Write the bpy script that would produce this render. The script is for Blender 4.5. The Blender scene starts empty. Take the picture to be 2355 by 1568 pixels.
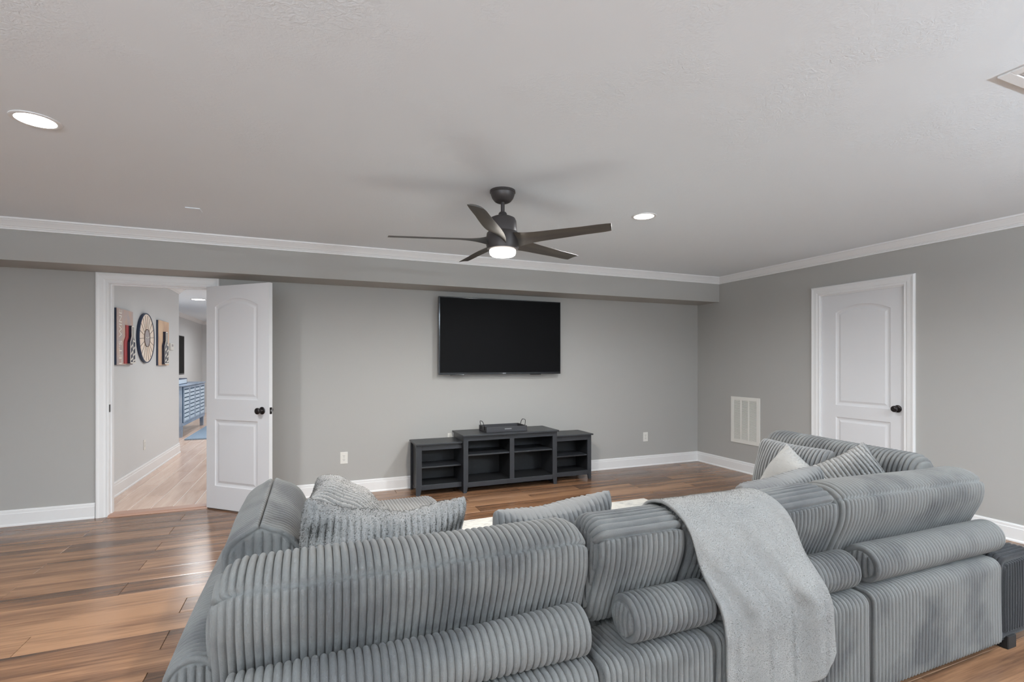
import bpy, bmesh, math, random
import numpy as np
from mathutils import Vector, Matrix

random.seed(7)
rng = np.random.default_rng(11)
SC = bpy.context.scene
COL = SC.collection
PI = math.pi

# ------------------------------------------------------------------ camera
CAM_H = 1.3275
YAW = 0.386
cam_d = bpy.data.cameras.new('camera')
cam = bpy.data.objects.new('camera', cam_d)
COL.objects.link(cam)
cam.location = (0, 0, CAM_H)
cam.rotation_euler = (PI / 2, 0, -YAW)
cam_d.sensor_width = 36.0
cam_d.lens = 36.0 * 1138.23 / 2355.0
cam_d.shift_y = (833.68 - 784.0) / 2355.0
cam_d.clip_start = 0.02
SC.camera = cam

# ------------------------------------------------------------------ view
SC.view_settings.view_transform = 'Standard'
SC.view_settings.look = 'None'
SC.view_settings.gamma = 1.0
SC.view_settings.use_curve_mapping = False
SC.view_settings.exposure = 0.12
SC.cycles.use_denoising = True
SC.cycles.max_bounces = 8
SC.cycles.diffuse_bounces = 5
SC.cycles.glossy_bounces = 3
SC.cycles.sample_clamp_indirect = 6.0
SC.cycles.caustics_reflective = False
SC.cycles.caustics_refractive = False

# ------------------------------------------------------------------ world
W = bpy.data.worlds.new('world')
SC.world = W
W.use_nodes = True
W.node_tree.nodes['Background'].inputs[0].default_value = (0.85, 0.93, 1.0, 1)
W.node_tree.nodes['Background'].inputs[1].default_value = 1.0

# room dimensions (metres)
BACK, RIGHT, SOF, CEIL = 5.261, 4.8495, 4.8774, 2.411
LEFT, FRONT = -3.6, -3.4
SOFZ = 2.1013
HALLX = -1.79

# light levels
P_CAN = 36.0
P_FAN = 46.0
P_REAR_FILL = 80.0
P_UP_FILL = 370.0
P_HALL = 22.0

def area(name, loc, rot, power, sx, sy=None, shape='DISK', color=(1, 1, 1), spread=PI, parent=None):
    d = bpy.data.lights.new(name, 'AREA')
    d.shape = shape
    d.size = sx
    if sy: d.size_y = sy
    d.energy = power
    d.color = color
    d.spread = spread
    o = bpy.data.objects.new(name, d)
    COL.objects.link(o)
    o.location = loc
    o.rotation_euler = rot
    if parent:
        o.parent = parent
        o.location = Vector(loc) - Vector(base_of(parent))
    return o

# added fill light behind the camera, shining in through a made-up wall opening
area('rear_fill', (-0.6, FRONT - 0.45, 0.95), (math.radians(116), 0, 0), P_REAR_FILL, 3.4, 1.6, 'RECTANGLE', (0.90, 0.96, 1.0))

# ================================================================== materials
def lin(c):
    return tuple((x / 255 / 12.92) if x / 255 <= 0.04045 else ((x / 255 + 0.055) / 1.055) ** 2.4 for x in c)

def newmat(name, rgb, rough=0.5, metal=0.0, spec=0.5):
    m = bpy.data.materials.new(name)
    m.use_nodes = True
    b = m.node_tree.nodes['Principled BSDF']
    b.inputs['Base Color'].default_value = (*lin(rgb), 1)
    b.inputs['Roughness'].default_value = rough
    b.inputs['Metallic'].default_value = metal
    b.inputs['Specular IOR Level'].default_value = spec
    return m

def nd(m, t, **kw):
    n = m.node_tree.nodes.new(t)
    for k, v in kw.items(): setattr(n, k, v)
    return n

def lk(m, a, b): m.node_tree.links.new(a, b)

def bump(m, scale, strength, dist, detail=4.0, coord='Object', stretch=None, rough=0.6):
    tc = nd(m, 'ShaderNodeTexCoord')
    src = tc.outputs[coord]
    if stretch:
        mp = nd(m, 'ShaderNodeMapping'); mp.inputs['Scale'].default_value = stretch
        lk(m, src, mp.inputs[0]); src = mp.outputs[0]
    n = nd(m, 'ShaderNodeTexNoise')
    n.inputs['Scale'].default_value = scale
    n.inputs['Detail'].default_value = detail
    n.inputs['Roughness'].default_value = rough
    lk(m, src, n.inputs['Vector'])
    bp = nd(m, 'ShaderNodeBump')
    bp.inputs['Strength'].default_value = strength
    bp.inputs['Distance'].default_value = dist
    lk(m, n.outputs['Fac'], bp.inputs['Height'])
    lk(m, bp.outputs[0], m.node_tree.nodes['Principled BSDF'].inputs['Normal'])
    return n

def mix_noise(m, rgb2, scale, lo, hi, detail=3.0, stretch=None):
    """blend the base colour towards rgb2 by a noise field (wear, grain, brushed nap)"""
    b = m.node_tree.nodes['Principled BSDF']
    tc = nd(m, 'ShaderNodeTexCoord'); src = tc.outputs['Object']
    if stretch:
        mp = nd(m, 'ShaderNodeMapping'); mp.inputs['Scale'].default_value = stretch
        lk(m, src, mp.inputs[0]); src = mp.outputs[0]
    n = nd(m, 'ShaderNodeTexNoise'); n.inputs['Scale'].default_value = scale; n.inputs['Detail'].default_value = detail
    lk(m, src, n.inputs['Vector'])
    r = nd(m, 'ShaderNodeMapRange'); r.inputs[1].default_value = lo; r.inputs[2].default_value = hi
    lk(m, n.outputs['Fac'], r.inputs[0])
    mx = nd(m, 'ShaderNodeMix', data_type='RGBA')
    mx.inputs[6].default_value = tuple(b.inputs['Base Color'].default_value)
    mx.inputs[7].default_value = (*lin(rgb2), 1)
    lk(m, r.outputs[0], mx.inputs[0])
    lk(m, mx.outputs[2], b.inputs['Base Color'])
    return mx

def emat(name, rgb, strength):
    m = newmat(name, (255, 255, 255))
    b = m.node_tree.nodes['Principled BSDF']
    b.inputs['Emission Color'].default_value = (*rgb, 1)
    b.inputs['Emission Strength'].default_value = strength
    return m

M = {}
M['wall'] = newmat('wall_paint', (172, 171, 168), 0.75, spec=0.3); bump(M['wall'], 260, 0.06, 0.001)
M['hallwall'] = newmat('hall_wall_paint', (212, 214, 215), 0.75, spec=0.3)
M['ceil'] = newmat('ceiling_paint', (233, 240, 246), 0.85, spec=0.2)
def ceiling_texture(m):
    tc = nd(m, 'ShaderNodeTexCoord')
    big = nd(m, 'ShaderNodeTexNoise'); big.inputs['Scale'].default_value = 2.3; big.inputs['Detail'].default_value = 2
    lk(m, tc.outputs['Object'], big.inputs['Vector'])
    rr = nd(m, 'ShaderNodeMapRange'); rr.inputs[1].default_value = 0.42; rr.inputs[2].default_value = 0.62
    lk(m, big.outputs['Fac'], rr.inputs[0])
    dist = nd(m, 'ShaderNodeTexNoise'); dist.inputs['Scale'].default_value = 46; dist.inputs['Detail'].default_value = 5
    dist.inputs['Distortion'].default_value = 1.6
    lk(m, tc.outputs['Object'], dist.inputs['Vector'])
    mu = nd(m, 'ShaderNodeMath', operation='MULTIPLY')
    lk(m, rr.outputs[0], mu.inputs[0]); lk(m, dist.outputs['Fac'], mu.inputs[1])
    bp = nd(m, 'ShaderNodeBump'); bp.inputs['Strength'].default_value = 0.55; bp.inputs['Distance'].default_value = 0.004
    lk(m, mu.outputs[0], bp.inputs['Height'])
    lk(m, bp.outputs[0], m.node_tree.nodes['Principled BSDF'].inputs['Normal'])
ceiling_texture(M['ceil'])
M['trim'] = newmat('white_trim_paint', (232, 233, 234), 0.4)
M['door'] = newmat('white_door_paint', (222, 223, 226), 0.45); bump(M['door'], 60, 0.08, 0.001, stretch=(8, 8, 0.6))
M['plate'] = newmat('white_plastic', (226, 225, 220), 0.35)
M['slot'] = newmat('dark_slot', (40, 40, 40), 0.6)
M['bronze'] = newmat('oil_rubbed_bronze', (48, 44, 44), 0.32, 0.7)
M['black'] = newmat('black_gap', (14, 14, 15), 0.6)
M['leg'] = newmat('black_leg', (16, 16, 17), 0.55)
M['fan'] = newmat('matte_bronze_fan', (70, 66, 66), 0.42, 0.35)
M['blade'] = newmat('fan_blade_dark_wood', (68, 65, 62), 0.42); mix_noise(M['blade'], (84, 78, 70), 3, 0.4, 0.7, stretch=(1, 9, 9))
M['lens'] = emat('frosted_lamp', (1.0, 0.93, 0.84), 16.0)
M['canlens'] = emat('downlight_lens', (1.0, 0.97, 0.93), 14.0)
M['screen'] = newmat('tv_screen', (11, 11, 12), 0.5, spec=0.08)
M['bezel'] = newmat('tv_bezel_gloss', (18, 20, 26), 0.12)
M['logo'] = newmat('silver_print', (200, 200, 205), 0.3, 0.6)
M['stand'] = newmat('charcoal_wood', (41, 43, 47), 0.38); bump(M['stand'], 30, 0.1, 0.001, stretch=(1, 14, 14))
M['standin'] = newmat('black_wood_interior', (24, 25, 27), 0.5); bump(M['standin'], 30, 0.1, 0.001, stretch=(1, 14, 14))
M['tray'] = newmat('dark_grey_tray_wood', (52, 52, 55), 0.5)
M['iron'] = newmat('black_iron', (30, 28, 28), 0.4, 0.6)
M['steel'] = newmat('worn_steel', (150, 150, 152), 0.35, 0.8)

def fabric(name, rgb, rgb2, nap_scale=2.2, pile=380, strength=0.6):
    m = newmat(name, rgb, 0.85, spec=0.15)
    b = m.node_tree.nodes['Principled BSDF']
    b.inputs['Sheen Weight'].default_value = 0.12
    b.inputs['Sheen Roughness'].default_value = 0.45
    mix_noise(m, rgb2, nap_scale, 0.47, 0.63, detail=7)
    bump(m, pile, strength, 0.0035, detail=3)
    return m
M['cord'] = fabric('grey_corduroy', (109, 109, 107), (84, 84, 84), 3.4)
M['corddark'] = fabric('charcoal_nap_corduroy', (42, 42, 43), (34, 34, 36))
M['pillowcord'] = fabric('pale_grey_corduroy', (116, 116, 115), (98, 98, 98))
M['fur'] = fabric('grey_faux_fur', (148, 147, 145), (126, 126, 125), 5.0)
M['fleece'] = fabric('light_grey_fleece', (154, 153, 150), (142, 141, 139), 3.0, 500, 0.7)

def wood_floor(name, dark, mid, light, rough, axis='x'):
    m = newmat(name, mid, rough)
    b = m.node_tree.nodes['Principled BSDF']
    tc = nd(m, 'ShaderNodeTexCoord'); oi = nd(m, 'ShaderNodeObjectInfo')
    mul = nd(m, 'ShaderNodeMath', operation='MULTIPLY'); mul.inputs[1].default_value = 97.0
    lk(m, oi.outputs['Random'], mul.inputs[0])
    cb = nd(m, 'ShaderNodeCombineXYZ')
    for i in range(3): lk(m, mul.outputs[0], cb.inputs[i])
    add = nd(m, 'ShaderNodeVectorMath', operation='ADD')
    lk(m, tc.outputs['Object'], add.inputs[0]); lk(m, cb.outputs[0], add.inputs[1])
    def n(scale, st, detail, dist=0.0):
        mp = nd(m, 'ShaderNodeMapping'); mp.inputs['Scale'].default_value = st if axis == 'x' else (st[1], st[0], st[2])
        lk(m, add.outputs[0], mp.inputs[0])
        t = nd(m, 'ShaderNodeTexNoise'); t.inputs['Scale'].default_value = scale; t.inputs['Detail'].default_value = detail
        t.inputs['Distortion'].default_value = dist
        lk(m, mp.outputs[0], t.inputs['Vector'])
        return t.outputs['Fac']
    broad = n(1.0, (0.9, 8.5, 1), 3, 0.35)
    grain = n(1.0, (5, 120, 1), 5, 0.6)
    a = nd(m, 'ShaderNodeMath', operation='MULTIPLY_ADD'); a.inputs[1].default_value = 0.58
    lk(m, broad, a.inputs[0])
    fig = n(1.0, (2.2, 34, 1), 5, 1.4)
    g2 = nd(m, 'ShaderNodeMath', operation='MULTIPLY'); g2.inputs[1].default_value = 0.14
    lk(m, grain, g2.inputs[0])
    g3 = nd(m, 'ShaderNodeMath', operation='MULTIPLY_ADD'); g3.inputs[1].default_value = 0.26
    lk(m, fig, g3.inputs[0]); lk(m, g2.outputs[0], g3.inputs[2]); lk(m, g3.outputs[0], a.inputs[2])
    rnd = nd(m, 'ShaderNodeMath', operation='MULTIPLY_ADD'); rnd.inputs[1].default_value = 0.14
    lk(m, oi.outputs['Random'], rnd.inputs[0]); lk(m, a.outputs[0], rnd.inputs[2])
    cr = nd(m, 'ShaderNodeValToRGB')
    e = cr.color_ramp.elements
    e[0].position = 0.38; e[0].color = (*lin(dark), 1)
    e[1].position = 0.68; e[1].color = (*lin(light), 1)
    x = e.new(0.53); x.color = (*lin(mid), 1)
    lk(m, rnd.outputs[0], cr.inputs[0])
    lk(m, cr.outputs[0], b.inputs['Base Color'])
    bp = nd(m, 'ShaderNodeBump'); bp.inputs['Strength'].default_value = 0.12; bp.inputs['Distance'].default_value = 0.002
    lk(m, grain, bp.inputs['Height']); lk(m, bp.outputs[0], b.inputs['Normal'])
    return m
M['plank'] = wood_floor('walnut_plank', (63, 48, 39), (112, 82, 61), (150, 114, 86), 0.24)
M['hallplank_lit'] = wood_floor('hall_plank_lit', (196, 166, 148), (212, 184, 166), (222, 198, 182), 0.22, 'y')  # paler copy of the room floor wood; hall light put into its colour
M['subfloor'] = newmat('subfloor', (150, 140, 132), 0.6)
M['threshold'] = newmat('threshold_oak', (172, 136, 118), 0.4)

# ================================================================== mesh helpers
def base_of(o):
    return o.get('_b', (0.0, 0.0, 0.0))

def link(name, me, parent=None, local=False, mat=None):
    o = bpy.data.objects.new(name, me)
    COL.objects.link(o)
    if mat is not None and hasattr(me, 'materials') and len(me.materials) == 0: me.materials.append(mat)
    if parent is not None:
        o.parent = parent
        if not local:
            o.location = [-x for x in base_of(parent)]
            o['_b'] = (0.0, 0.0, 0.0)
    return o

def empty(name, loc, rotz=0.0):
    o = bpy.data.objects.new(name, None)
    COL.objects.link(o)
    o.empty_display_size = 0.05
    o.location = loc; o.rotation_euler = (0, 0, rotz)
    o['_b'] = tuple(float(x) for x in loc)
    return o

def tag(o, label=None, cat=None, group=None, kind=None):
    if label: o['label'] = label
    if cat: o['category'] = cat
    if group: o['group'] = group
    if kind: o['kind'] = kind
    return o

def fast_mesh(name, v, quads=None, tris=None, smooth=True):
    me = bpy.data.meshes.new(name)
    v = np.asarray(v, dtype=np.float32).reshape(-1, 3)
    parts, sizes = [], []
    if quads is not None and len(quads):
        q = np.asarray(quads, dtype=np.int32); parts.append(q.ravel()); sizes.append(np.full(len(q), 4, np.int32))
    if tris is not None and len(tris):
        t = np.asarray(tris, dtype=np.int32); parts.append(t.ravel()); sizes.append(np.full(len(t), 3, np.int32))
    loops = np.concatenate(parts); sz = np.concatenate(sizes)
    me.vertices.add(len(v)); me.vertices.foreach_set('co', v.ravel())
    me.loops.add(len(loops)); me.loops.foreach_set('vertex_index', loops)
    me.polygons.add(len(sz))
    me.polygons.foreach_set('loop_start', np.concatenate([[0], np.cumsum(sz)[:-1]]).astype(np.int32))
    me.polygons.foreach_set('loop_total', sz)
    me.polygons.foreach_set('use_smooth', np.full(len(sz), smooth))
    me.update(calc_edges=True)
    me.validate()
    return me

class MB:
    """collects simple solids into one bmesh"""
    def __init__(s): s.bm = bmesh.new()
    def box(s, x0, x1, y0, y1, z0, z1, bev=0.0, mat=None):
        vs = [s.bm.verts.new((x, y, z)) for x in (x0, x1) for y in (y0, y1) for z in (z0, z1)]
        idx = [(0, 1, 3, 2), (4, 6, 7, 5), (0, 4, 5, 1), (2, 3, 7, 6), (0, 2, 6, 4), (1, 5, 7, 3)]
        fs = [s.bm.faces.new([vs[i] for i in f]) for f in idx]
        if bev > 0:
            es = {e for f in fs for e in f.edges}
            r = bmesh.ops.bevel(s.bm, geom=list(es), offset=bev, segments=2, profile=0.6, affect='EDGES')
            vs = list({v for f in r['faces'] for v in f.verts} | {v for v in vs if v.is_valid})
        if mat is not None: bmesh.ops.transform(s.bm, matrix=mat, verts=vs)
        return s
    def prism(s, pts, d, mat=None):
        """pts: 3D polygon, d: extrusion vector"""
        a = [s.bm.verts.new(p) for p in pts]
        b = [s.bm.verts.new(Vector(p) + Vector(d)) for p in pts]
        n = len(a)
        s.bm.faces.new(a[::-1]); s.bm.faces.new(b)
        for i in range(n): s.bm.faces.new((a[i], a[(i + 1) % n], b[(i + 1) % n], b[i]))
        if mat is not None: bmesh.ops.transform(s.bm, matrix=mat, verts=a + b)
        return s
    def lathe(s, prof, seg=32, mat=None, cap=True):
        """prof: list of (r, z) turned around z"""
        rings = []
        for r, z in prof:
            rings.append([s.bm.verts.new((r * math.cos(2 * PI * k / seg), r * math.sin(2 * PI * k / seg), z)) for k in range(seg)])
        for a, b in zip(rings, rings[1:]):
            for k in range(seg): s.bm.faces.new((a[k], a[(k + 1) % seg], b[(k + 1) % seg], b[k]))
        if cap:
            s.bm.faces.new(rings[0][::-1]); s.bm.faces.new(rings[-1])
        if mat is not None: bmesh.ops.transform(s.bm, matrix=mat, verts=[v for r in rings for v in r])
        return s
    def tube(s, pts, r, seg=8):
        pts = [Vector(p) for p in pts]
        rings = []
        up = Vector((0, 0, 1))
        for i, p in enumerate(pts):
            t = (pts[min(i + 1, len(pts) - 1)] - pts[max(i - 1, 0)]).normalized()
            a = t.cross(up)
            if a.length < 1e-3: a = t.cross(Vector((1, 0, 0)))
            a.normalize(); b = t.cross(a)
            rings.append([s.bm.verts.new(p + (a * math.cos(2 * PI * k / seg) + b * math.sin(2 * PI * k / seg)) * r) for k in range(seg)])
        for a, b in zip(rings, rings[1:]):
            for k in range(seg): s.bm.faces.new((a[k], a[(k + 1) % seg], b[(k + 1) % seg], b[k]))
        s.bm.faces.new(rings[0][::-1]); s.bm.faces.new(rings[-1])
        return s
    def build(s, name, mat, parent=None, smooth=False, local=False):
        bmesh.ops.recalc_face_normals(s.bm, faces=s.bm.faces[:])
        me = bpy.data.meshes.new(name)
        s.bm.to_mesh(me); s.bm.free()
        if smooth:
            me.polygons.foreach_set('use_smooth', [True] * len(me.polygons))
            me.set_sharp_from_angle(angle=math.radians(38))
        return link(name, me, parent, local, mat)

def struct(name, mb, mat, parent=None, smooth=False):
    o = mb.build(name, mat, parent, smooth)
    if parent is None: o['kind'] = 'structure'
    return o

def frame_on(center, n, up=(0, 0, 1)):
    """matrix with local z = n, placed at center"""
    n = Vector(n).normalized(); u = Vector(up)
    if abs(n.dot(u)) > 0.99: u = Vector((0, 1, 0))
    x = u.cross(n).normalized(); y = n.cross(x)
    return Matrix(((x.x, y.x, n.x, center[0]), (x.y, y.y, n.y, center[1]), (x.z, y.z, n.z, center[2]), (0, 0, 0, 1)))

# ================================================================== room shell
# back wall with the door opening, 12 cm thick
OX0, OX1, OZ = -1.615, -0.872, 2.015
b = MB()
b.box(LEFT, OX0, BACK, BACK + 0.12, 0, CEIL).box(OX1, RIGHT + 0.12, BACK, BACK + 0.12, 0, CEIL).box(OX0, OX1, BACK, BACK + 0.12, OZ, CEIL)
struct('wall_back', b, M['wall'])
struct('wall_soffit', MB().box(LEFT, RIGHT, SOF, BACK, SOFZ, CEIL), M['wall'])
RD0, RD1, RDZ = 3.52, 2.742, 2.012        # right-hand door opening along y
b = MB()
b.box(RIGHT, RIGHT + 0.12, FRONT, RD1, 0, CEIL).box(RIGHT, RIGHT + 0.12, RD0, BACK, 0, CEIL).box(RIGHT, RIGHT + 0.12, RD1, RD0, RDZ, CEIL)
b.box(RIGHT + 0.07, RIGHT + 0.12, RD1, RD0, 0, RDZ)
struct('wall_right', b, M['wall'])
struct('wall_left', MB().box(LEFT - 0.12, LEFT, FRONT, BACK + 0.12, 0, CEIL), M['wall'])
b = MB()
b.box(LEFT - 0.12, -2.4, FRONT - 0.12, FRONT, 0, CEIL).box(1.2, RIGHT + 0.12, FRONT - 0.12, FRONT, 0, CEIL).box(-2.4, 1.2, FRONT - 0.12, FRONT, 2.15, CEIL)  # opening made up to let the rear fill light in
struct('wall_front', b, M['wall'])
struct('ceiling', MB().box(LEFT - 0.12, RIGHT + 0.12, FRONT - 0.12, BACK + 0.12, CEIL, CEIL + 0.1), M['ceil'])

# rooms beyond the open door
FARX, FARY, HALLY = -2.66, 15.2, 8.55
struct('wall_hall', MB().box(HALLX - 0.12, HALLX, BACK + 0.12, HALLY, 0, CEIL).box(FARX, HALLX - 0.12, HALLY - 0.12, HALLY, 0, CEIL), M['hallwall'])
struct('wall_far_left', MB().box(FARX - 0.12, FARX, HALLY - 0.12, FARY, 0, CEIL), M['hallwall'])
struct('wall_far_end', MB().box(FARX - 0.12, 1.7, FARY, FARY + 0.12, 0, CEIL), M['hallwall'])
struct('wall_hall_right', MB().box(1.6, 1.72, BACK + 0.12, FARY, 0, CEIL), M['hallwall'])
struct('ceiling', MB().box(FARX - 0.12, 1.72, BACK + 0.12, FARY + 0.12, CEIL, CEIL + 0.1), M['ceil'])

# ---- floors: slab + every plank a piece of its own
fl = struct('floor', MB().box(LEFT - 0.12, RIGHT + 0.12, FRONT - 0.12, BACK, -0.06, -0.012), M['subfloor'])
plank_cache = {}
def plank(parent, x0, x1, y0, y1, mat, top=0.0, gap=0.0009):
    key = (round(x1 - x0, 3), round(y1 - y0, 3), mat.name)
    if key not in plank_cache:
        hx, hy = (x1 - x0) / 2 - gap, (y1 - y0) / 2 - gap
        bm = bmesh.new(); c = 0.0016
        def ring(ix, z): return [bm.verts.new((sx * (hx - ix), sy * (hy - ix), z)) for sx, sy in ((-1, -1), (1, -1), (1, 1), (-1, 1))]
        r0, r1, r2 = ring(0, -0.012), ring(0, -c), ring(c, 0)
        for a, bq in ((r0, r1), (r1, r2)):
            for k in range(4): bm.faces.new((a[k], a[(k + 1) % 4], bq[(k + 1) % 4], bq[k]))
        bm.faces.new(r2)
        me = bpy.data.meshes.new('plank'); bm.to_mesh(me); bm.free(); me.materials.append(mat)
        plank_cache[key] = me
    o = bpy.data.objects.new('plank', plank_cache[key]); COL.objects.link(o)
    o.parent = parent; o.location = ((x0 + x1) / 2, (y0 + y1) / 2, top)
    return o
PW, PL, Y0 = 0.1815, 1.212, 2.737
for k in range(-13, 14):
    y0 = Y0 + PW * k; y1 = min(y0 + PW, BACK)
    if k >= 3: off = -1.615 if k % 2 else -1.02
    else: off = -1.256 if k % 2 else -0.648
    n0 = math.floor((LEFT - off) / PL)
    x = off + n0 * PL
    while x < RIGHT:
        a, c2 = max(x, LEFT), min(x + PL, RIGHT)
        if c2 - a > 0.03: plank(fl, a, c2, y0, y1, M['plank'])
        x += PL
yb_ = Y0 - PW * 13
struct('floor', MB().box(LEFT, RIGHT, FRONT - 0.12, yb_, -0.0119, 0), M['plank'])

fh = struct('floor', MB().box(FARX - 0.12, 1.72, BACK + 0.005, FARY + 0.12, -0.06, 0.0055), M['trim'])
for i in range(-6, 12):
    x0 = -1.69 + 0.172 * i
    off = 5.25 - random.random() * 1.2
    y = off
    while y < 11.5:
        a, c2 = max(y, BACK + 0.10), min(y + 1.212, 11.5)
        lo = HALLX if (a + c2) / 2 < HALLY else FARX
        if x0 >= lo - 0.1 and c2 - a > 0.05: plank(fh, max(x0, lo), x0 + 0.172, a, c2, M['hallplank_lit'], top=0.009, gap=0.0028)
        y += 1.212
struct('floor', MB().box(FARX, 1.6, 11.5, FARY, -0.003, 0.009), M['hallplank_lit'])
# threshold strip in the doorway
t = MB().prism([(OX0 + 0.001, BACK - 0.035, 0.0), (OX0 + 0.001, BACK - 0.03, 0.008), (OX0 + 0.001, BACK - 0.01, 0.016), (OX0 + 0.001, BACK + 0.085, 0.018), (OX0 + 0.001, BACK + 0.1, 0.01), (OX0 + 0.001, BACK + 0.1, 0.0)], (OX1 - OX0 - 0.002, 0, 0)).build('threshold_strip', M['threshold'])
tag(t, 'reddish wood threshold strip across the open doorway', 'threshold')

# ---- mouldings
def molding(name, prof, p0, p1, inw, m0=0, m1=0, mat=None):
    """prof: (offset from wall, z). m0/m1: +1 shortens with offset (inside corner), -1 lengthens"""
    p0, p1, inw = Vector(p0), Vector(p1), Vector(inw)
    d = (p1 - p0).normalized()
    bm = MB()
    A = [bm.bm.verts.new(p0 + inw * o + d * (o * m0) + Vector((0, 0, z))) for o, z in prof]
    B = [bm.bm.verts.new(p1 + inw * o - d * (o * m1) + Vector((0, 0, z))) for o, z in prof]
    n = len(A)
    bm.bm.faces.new(A); bm.bm.faces.new(B[::-1])
    for i in range(n): bm.bm.faces.new((A[i], A[(i + 1) % n], B[(i + 1) % n], B[i]))
    return struct(name, bm, mat or M['trim'])
def crownp(H):
    return [(0.0, H - 0.081), (0.011, H - 0.081), (0.012, H - 0.069), (0.019, H - 0.066), (0.019, H - 0.060), (0.026, H - 0.056), (0.034, H - 0.044),
            (0.046, H - 0.030), (0.056, H - 0.020), (0.060, H - 0.014), (0.068, H - 0.012), (0.070, H), (0.0, H)]
BASEP = [(0.0, 0.0), (0.021, 0.0), (0.021, 0.008), (0.018, 0.015), (0.0145, 0.018), (0.0145, 0.100), (0.011, 0.103), (0.0105, 0.122), (0.007, 0.125), (0.006, 0.131), (0.0, 0.131)]
molding('trim_1', crownp(CEIL), (LEFT, SOF, 0), (RIGHT, SOF, 0), (0, -1, 0), 1, 1)
molding('trim_2', crownp(CEIL), (RIGHT, SOF, 0), (RIGHT, FRONT, 0), (-1, 0, 0), 1, 1)
molding('trim_3', crownp(CEIL), (LEFT, FRONT, 0), (LEFT, SOF, 0), (1, 0, 0), 1, 1)
molding('baseboard_left', BASEP, (LEFT, BACK, 0), (-1.7065, BACK, 0), (0, -1, 0), 1, 0)
molding('baseboard_back', BASEP, (-0.7805, BACK, 0), (RIGHT, BACK, 0), (0, -1, 0), 0, 1)
molding('baseboard_right', BASEP, (RIGHT, BACK, 0), (RIGHT, RD0 + 0.092, 0), (-1, 0, 0), 1, 0)
molding('baseboard_right_near', BASEP, (RIGHT, RD1 - 0.092, 0), (RIGHT, FRONT, 0), (-1, 0, 0), 0, 1)
HB = [(o, z * 1.12 + 0.009) for o, z in BASEP]
molding('baseboard_hall', HB, (HALLX, BACK + 0.12, 0), (HALLX, HALLY, 0), (1, 0, 0), 0, -1)
molding('baseboard_hall_end', HB, (HALLX, HALLY, 0), (FARX, HALLY, 0), (0, 1, 0), -1, 1)
molding('trim_4', crownp(CEIL), (HALLX, BACK + 0.12, 0), (HALLX, HALLY, 0), (1, 0, 0), 0, -1)
molding('trim_5', crownp(CEIL), (HALLX, HALLY, 0), (FARX, HALLY, 0), (0, 1, 0), -1, 1)
molding('trim_6', crownp(CEIL), (FARX, HALLY, 0), (FARX, FARY, 0), (1, 0, 0), 1, 1)
molding('trim_7', crownp(CEIL), (FARX, FARY, 0), (1.6, FARY, 0), (0, -1, 0), 1, 1)
molding('baseboard_far', HB, (FARX, HALLY, 0), (FARX, FARY, 0), (1, 0, 0), 1, 1)
molding('baseboard_far_end', HB, (FARX, FARY, 0), (1.6, FARY, 0), (0, -1, 0), 1, 1)

CASP = [(0.0, 0.0), (0.0, 0.010), (0.006, 0.013), (0.014, 0.011), (0.022, 0.011), (0.030, 0.015), (0.060, 0.017), (0.072, 0.021), (0.082, 0.021), (0.088, 0.014), (0.090, 0.0)]
def casing(name, org, ud, nd_, w, h):
    """org: bottom corner of the opening, ud: unit along the opening, nd_: out of the wall"""
    org, ud, nn = Vector(org), Vector(ud), Vector(nd_)
    bm = MB()
    rows = []
    for e, tk in CASP:
        pts = [(-e, 0), (-e, h + e), (w + e, h + e), (w + e, 0)]
        rows.append([bm.bm.verts.new(org + ud * a + Vector((0, 0, z)) + nn * tk) for a, z in pts])
    n = len(rows)
    for i in range(n):
        a, b2 = rows[i], rows[(i + 1) % n]
        for k in range(3): bm.bm.faces.new((a[k], a[k + 1], b2[k + 1], b2[k]))
    for k in (0, 3): bm.bm.faces.new([r[k] for r in rows])
    return struct(name, bm, M['trim'])
casing('trim_8', (OX0, BACK, 0), (1, 0, 0), (0, -1, 0), OX1 - OX0, OZ)
casing('trim_9', (RIGHT, RD0, 0), (0, -1, 0), (-1, 0, 0), RD0 - RD1, 2.012)
# jamb lining of the open doorway with its stop
b = MB()
b.box(OX0 - 0.004, OX0 + 0.002, BACK - 0.004, BACK + 0.124, 0, OZ)
b.box(OX0 + 0.002, OX0 + 0.012, BACK + 0.04, BACK + 0.075, 0, OZ - 0.004)
b.box(OX1 - 0.002, OX1 + 0.004, BACK - 0.004, BACK + 0.124, 0, OZ)
b.box(OX1 - 0.012, OX1 - 0.002, BACK + 0.04, BACK + 0.075, 0, OZ - 0.004)
b.box(OX0 - 0.004, OX1 + 0.004, BACK - 0.004, BACK + 0.124, OZ - 0.003, OZ + 0.004)
b.box(OX0 + 0.012, OX1 - 0.012, BACK + 0.04, BACK + 0.075, OZ - 0.013, OZ - 0.003)
struct('trim_10', b, M['trim'])
s = MB().box(OX0 + 0.002, OX0 + 0.0035, BACK + 0.003, BACK + 0.033, 0.90, 0.965).build('strike_plate', M['bronze'])
tag(s, 'dark bronze strike plate on the left jamb of the open doorway', 'strike plate')

b = MB()
for ya, yb in ((RD0 - 0.003, RD0 + 0.003), (RD1 - 0.003, RD1 + 0.003)): b.box(RIGHT - 0.004, RIGHT + 0.068, ya, yb, 0, RDZ)
b.box(RIGHT - 0.004, RIGHT + 0.068, RD1, RD0, RDZ - 0.002, RDZ + 0.003)
b.box(RIGHT + 0.002, RIGHT + 0.0115, RD0 - 0.011, RD0 - 0.003, 0, RDZ - 0.002)
b.box(RIGHT + 0.002, RIGHT + 0.0115, RD1 + 0.003, RD0 - 0.011, RDZ - 0.010, RDZ - 0.002)
struct('trim_11', b, M['trim'])

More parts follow.
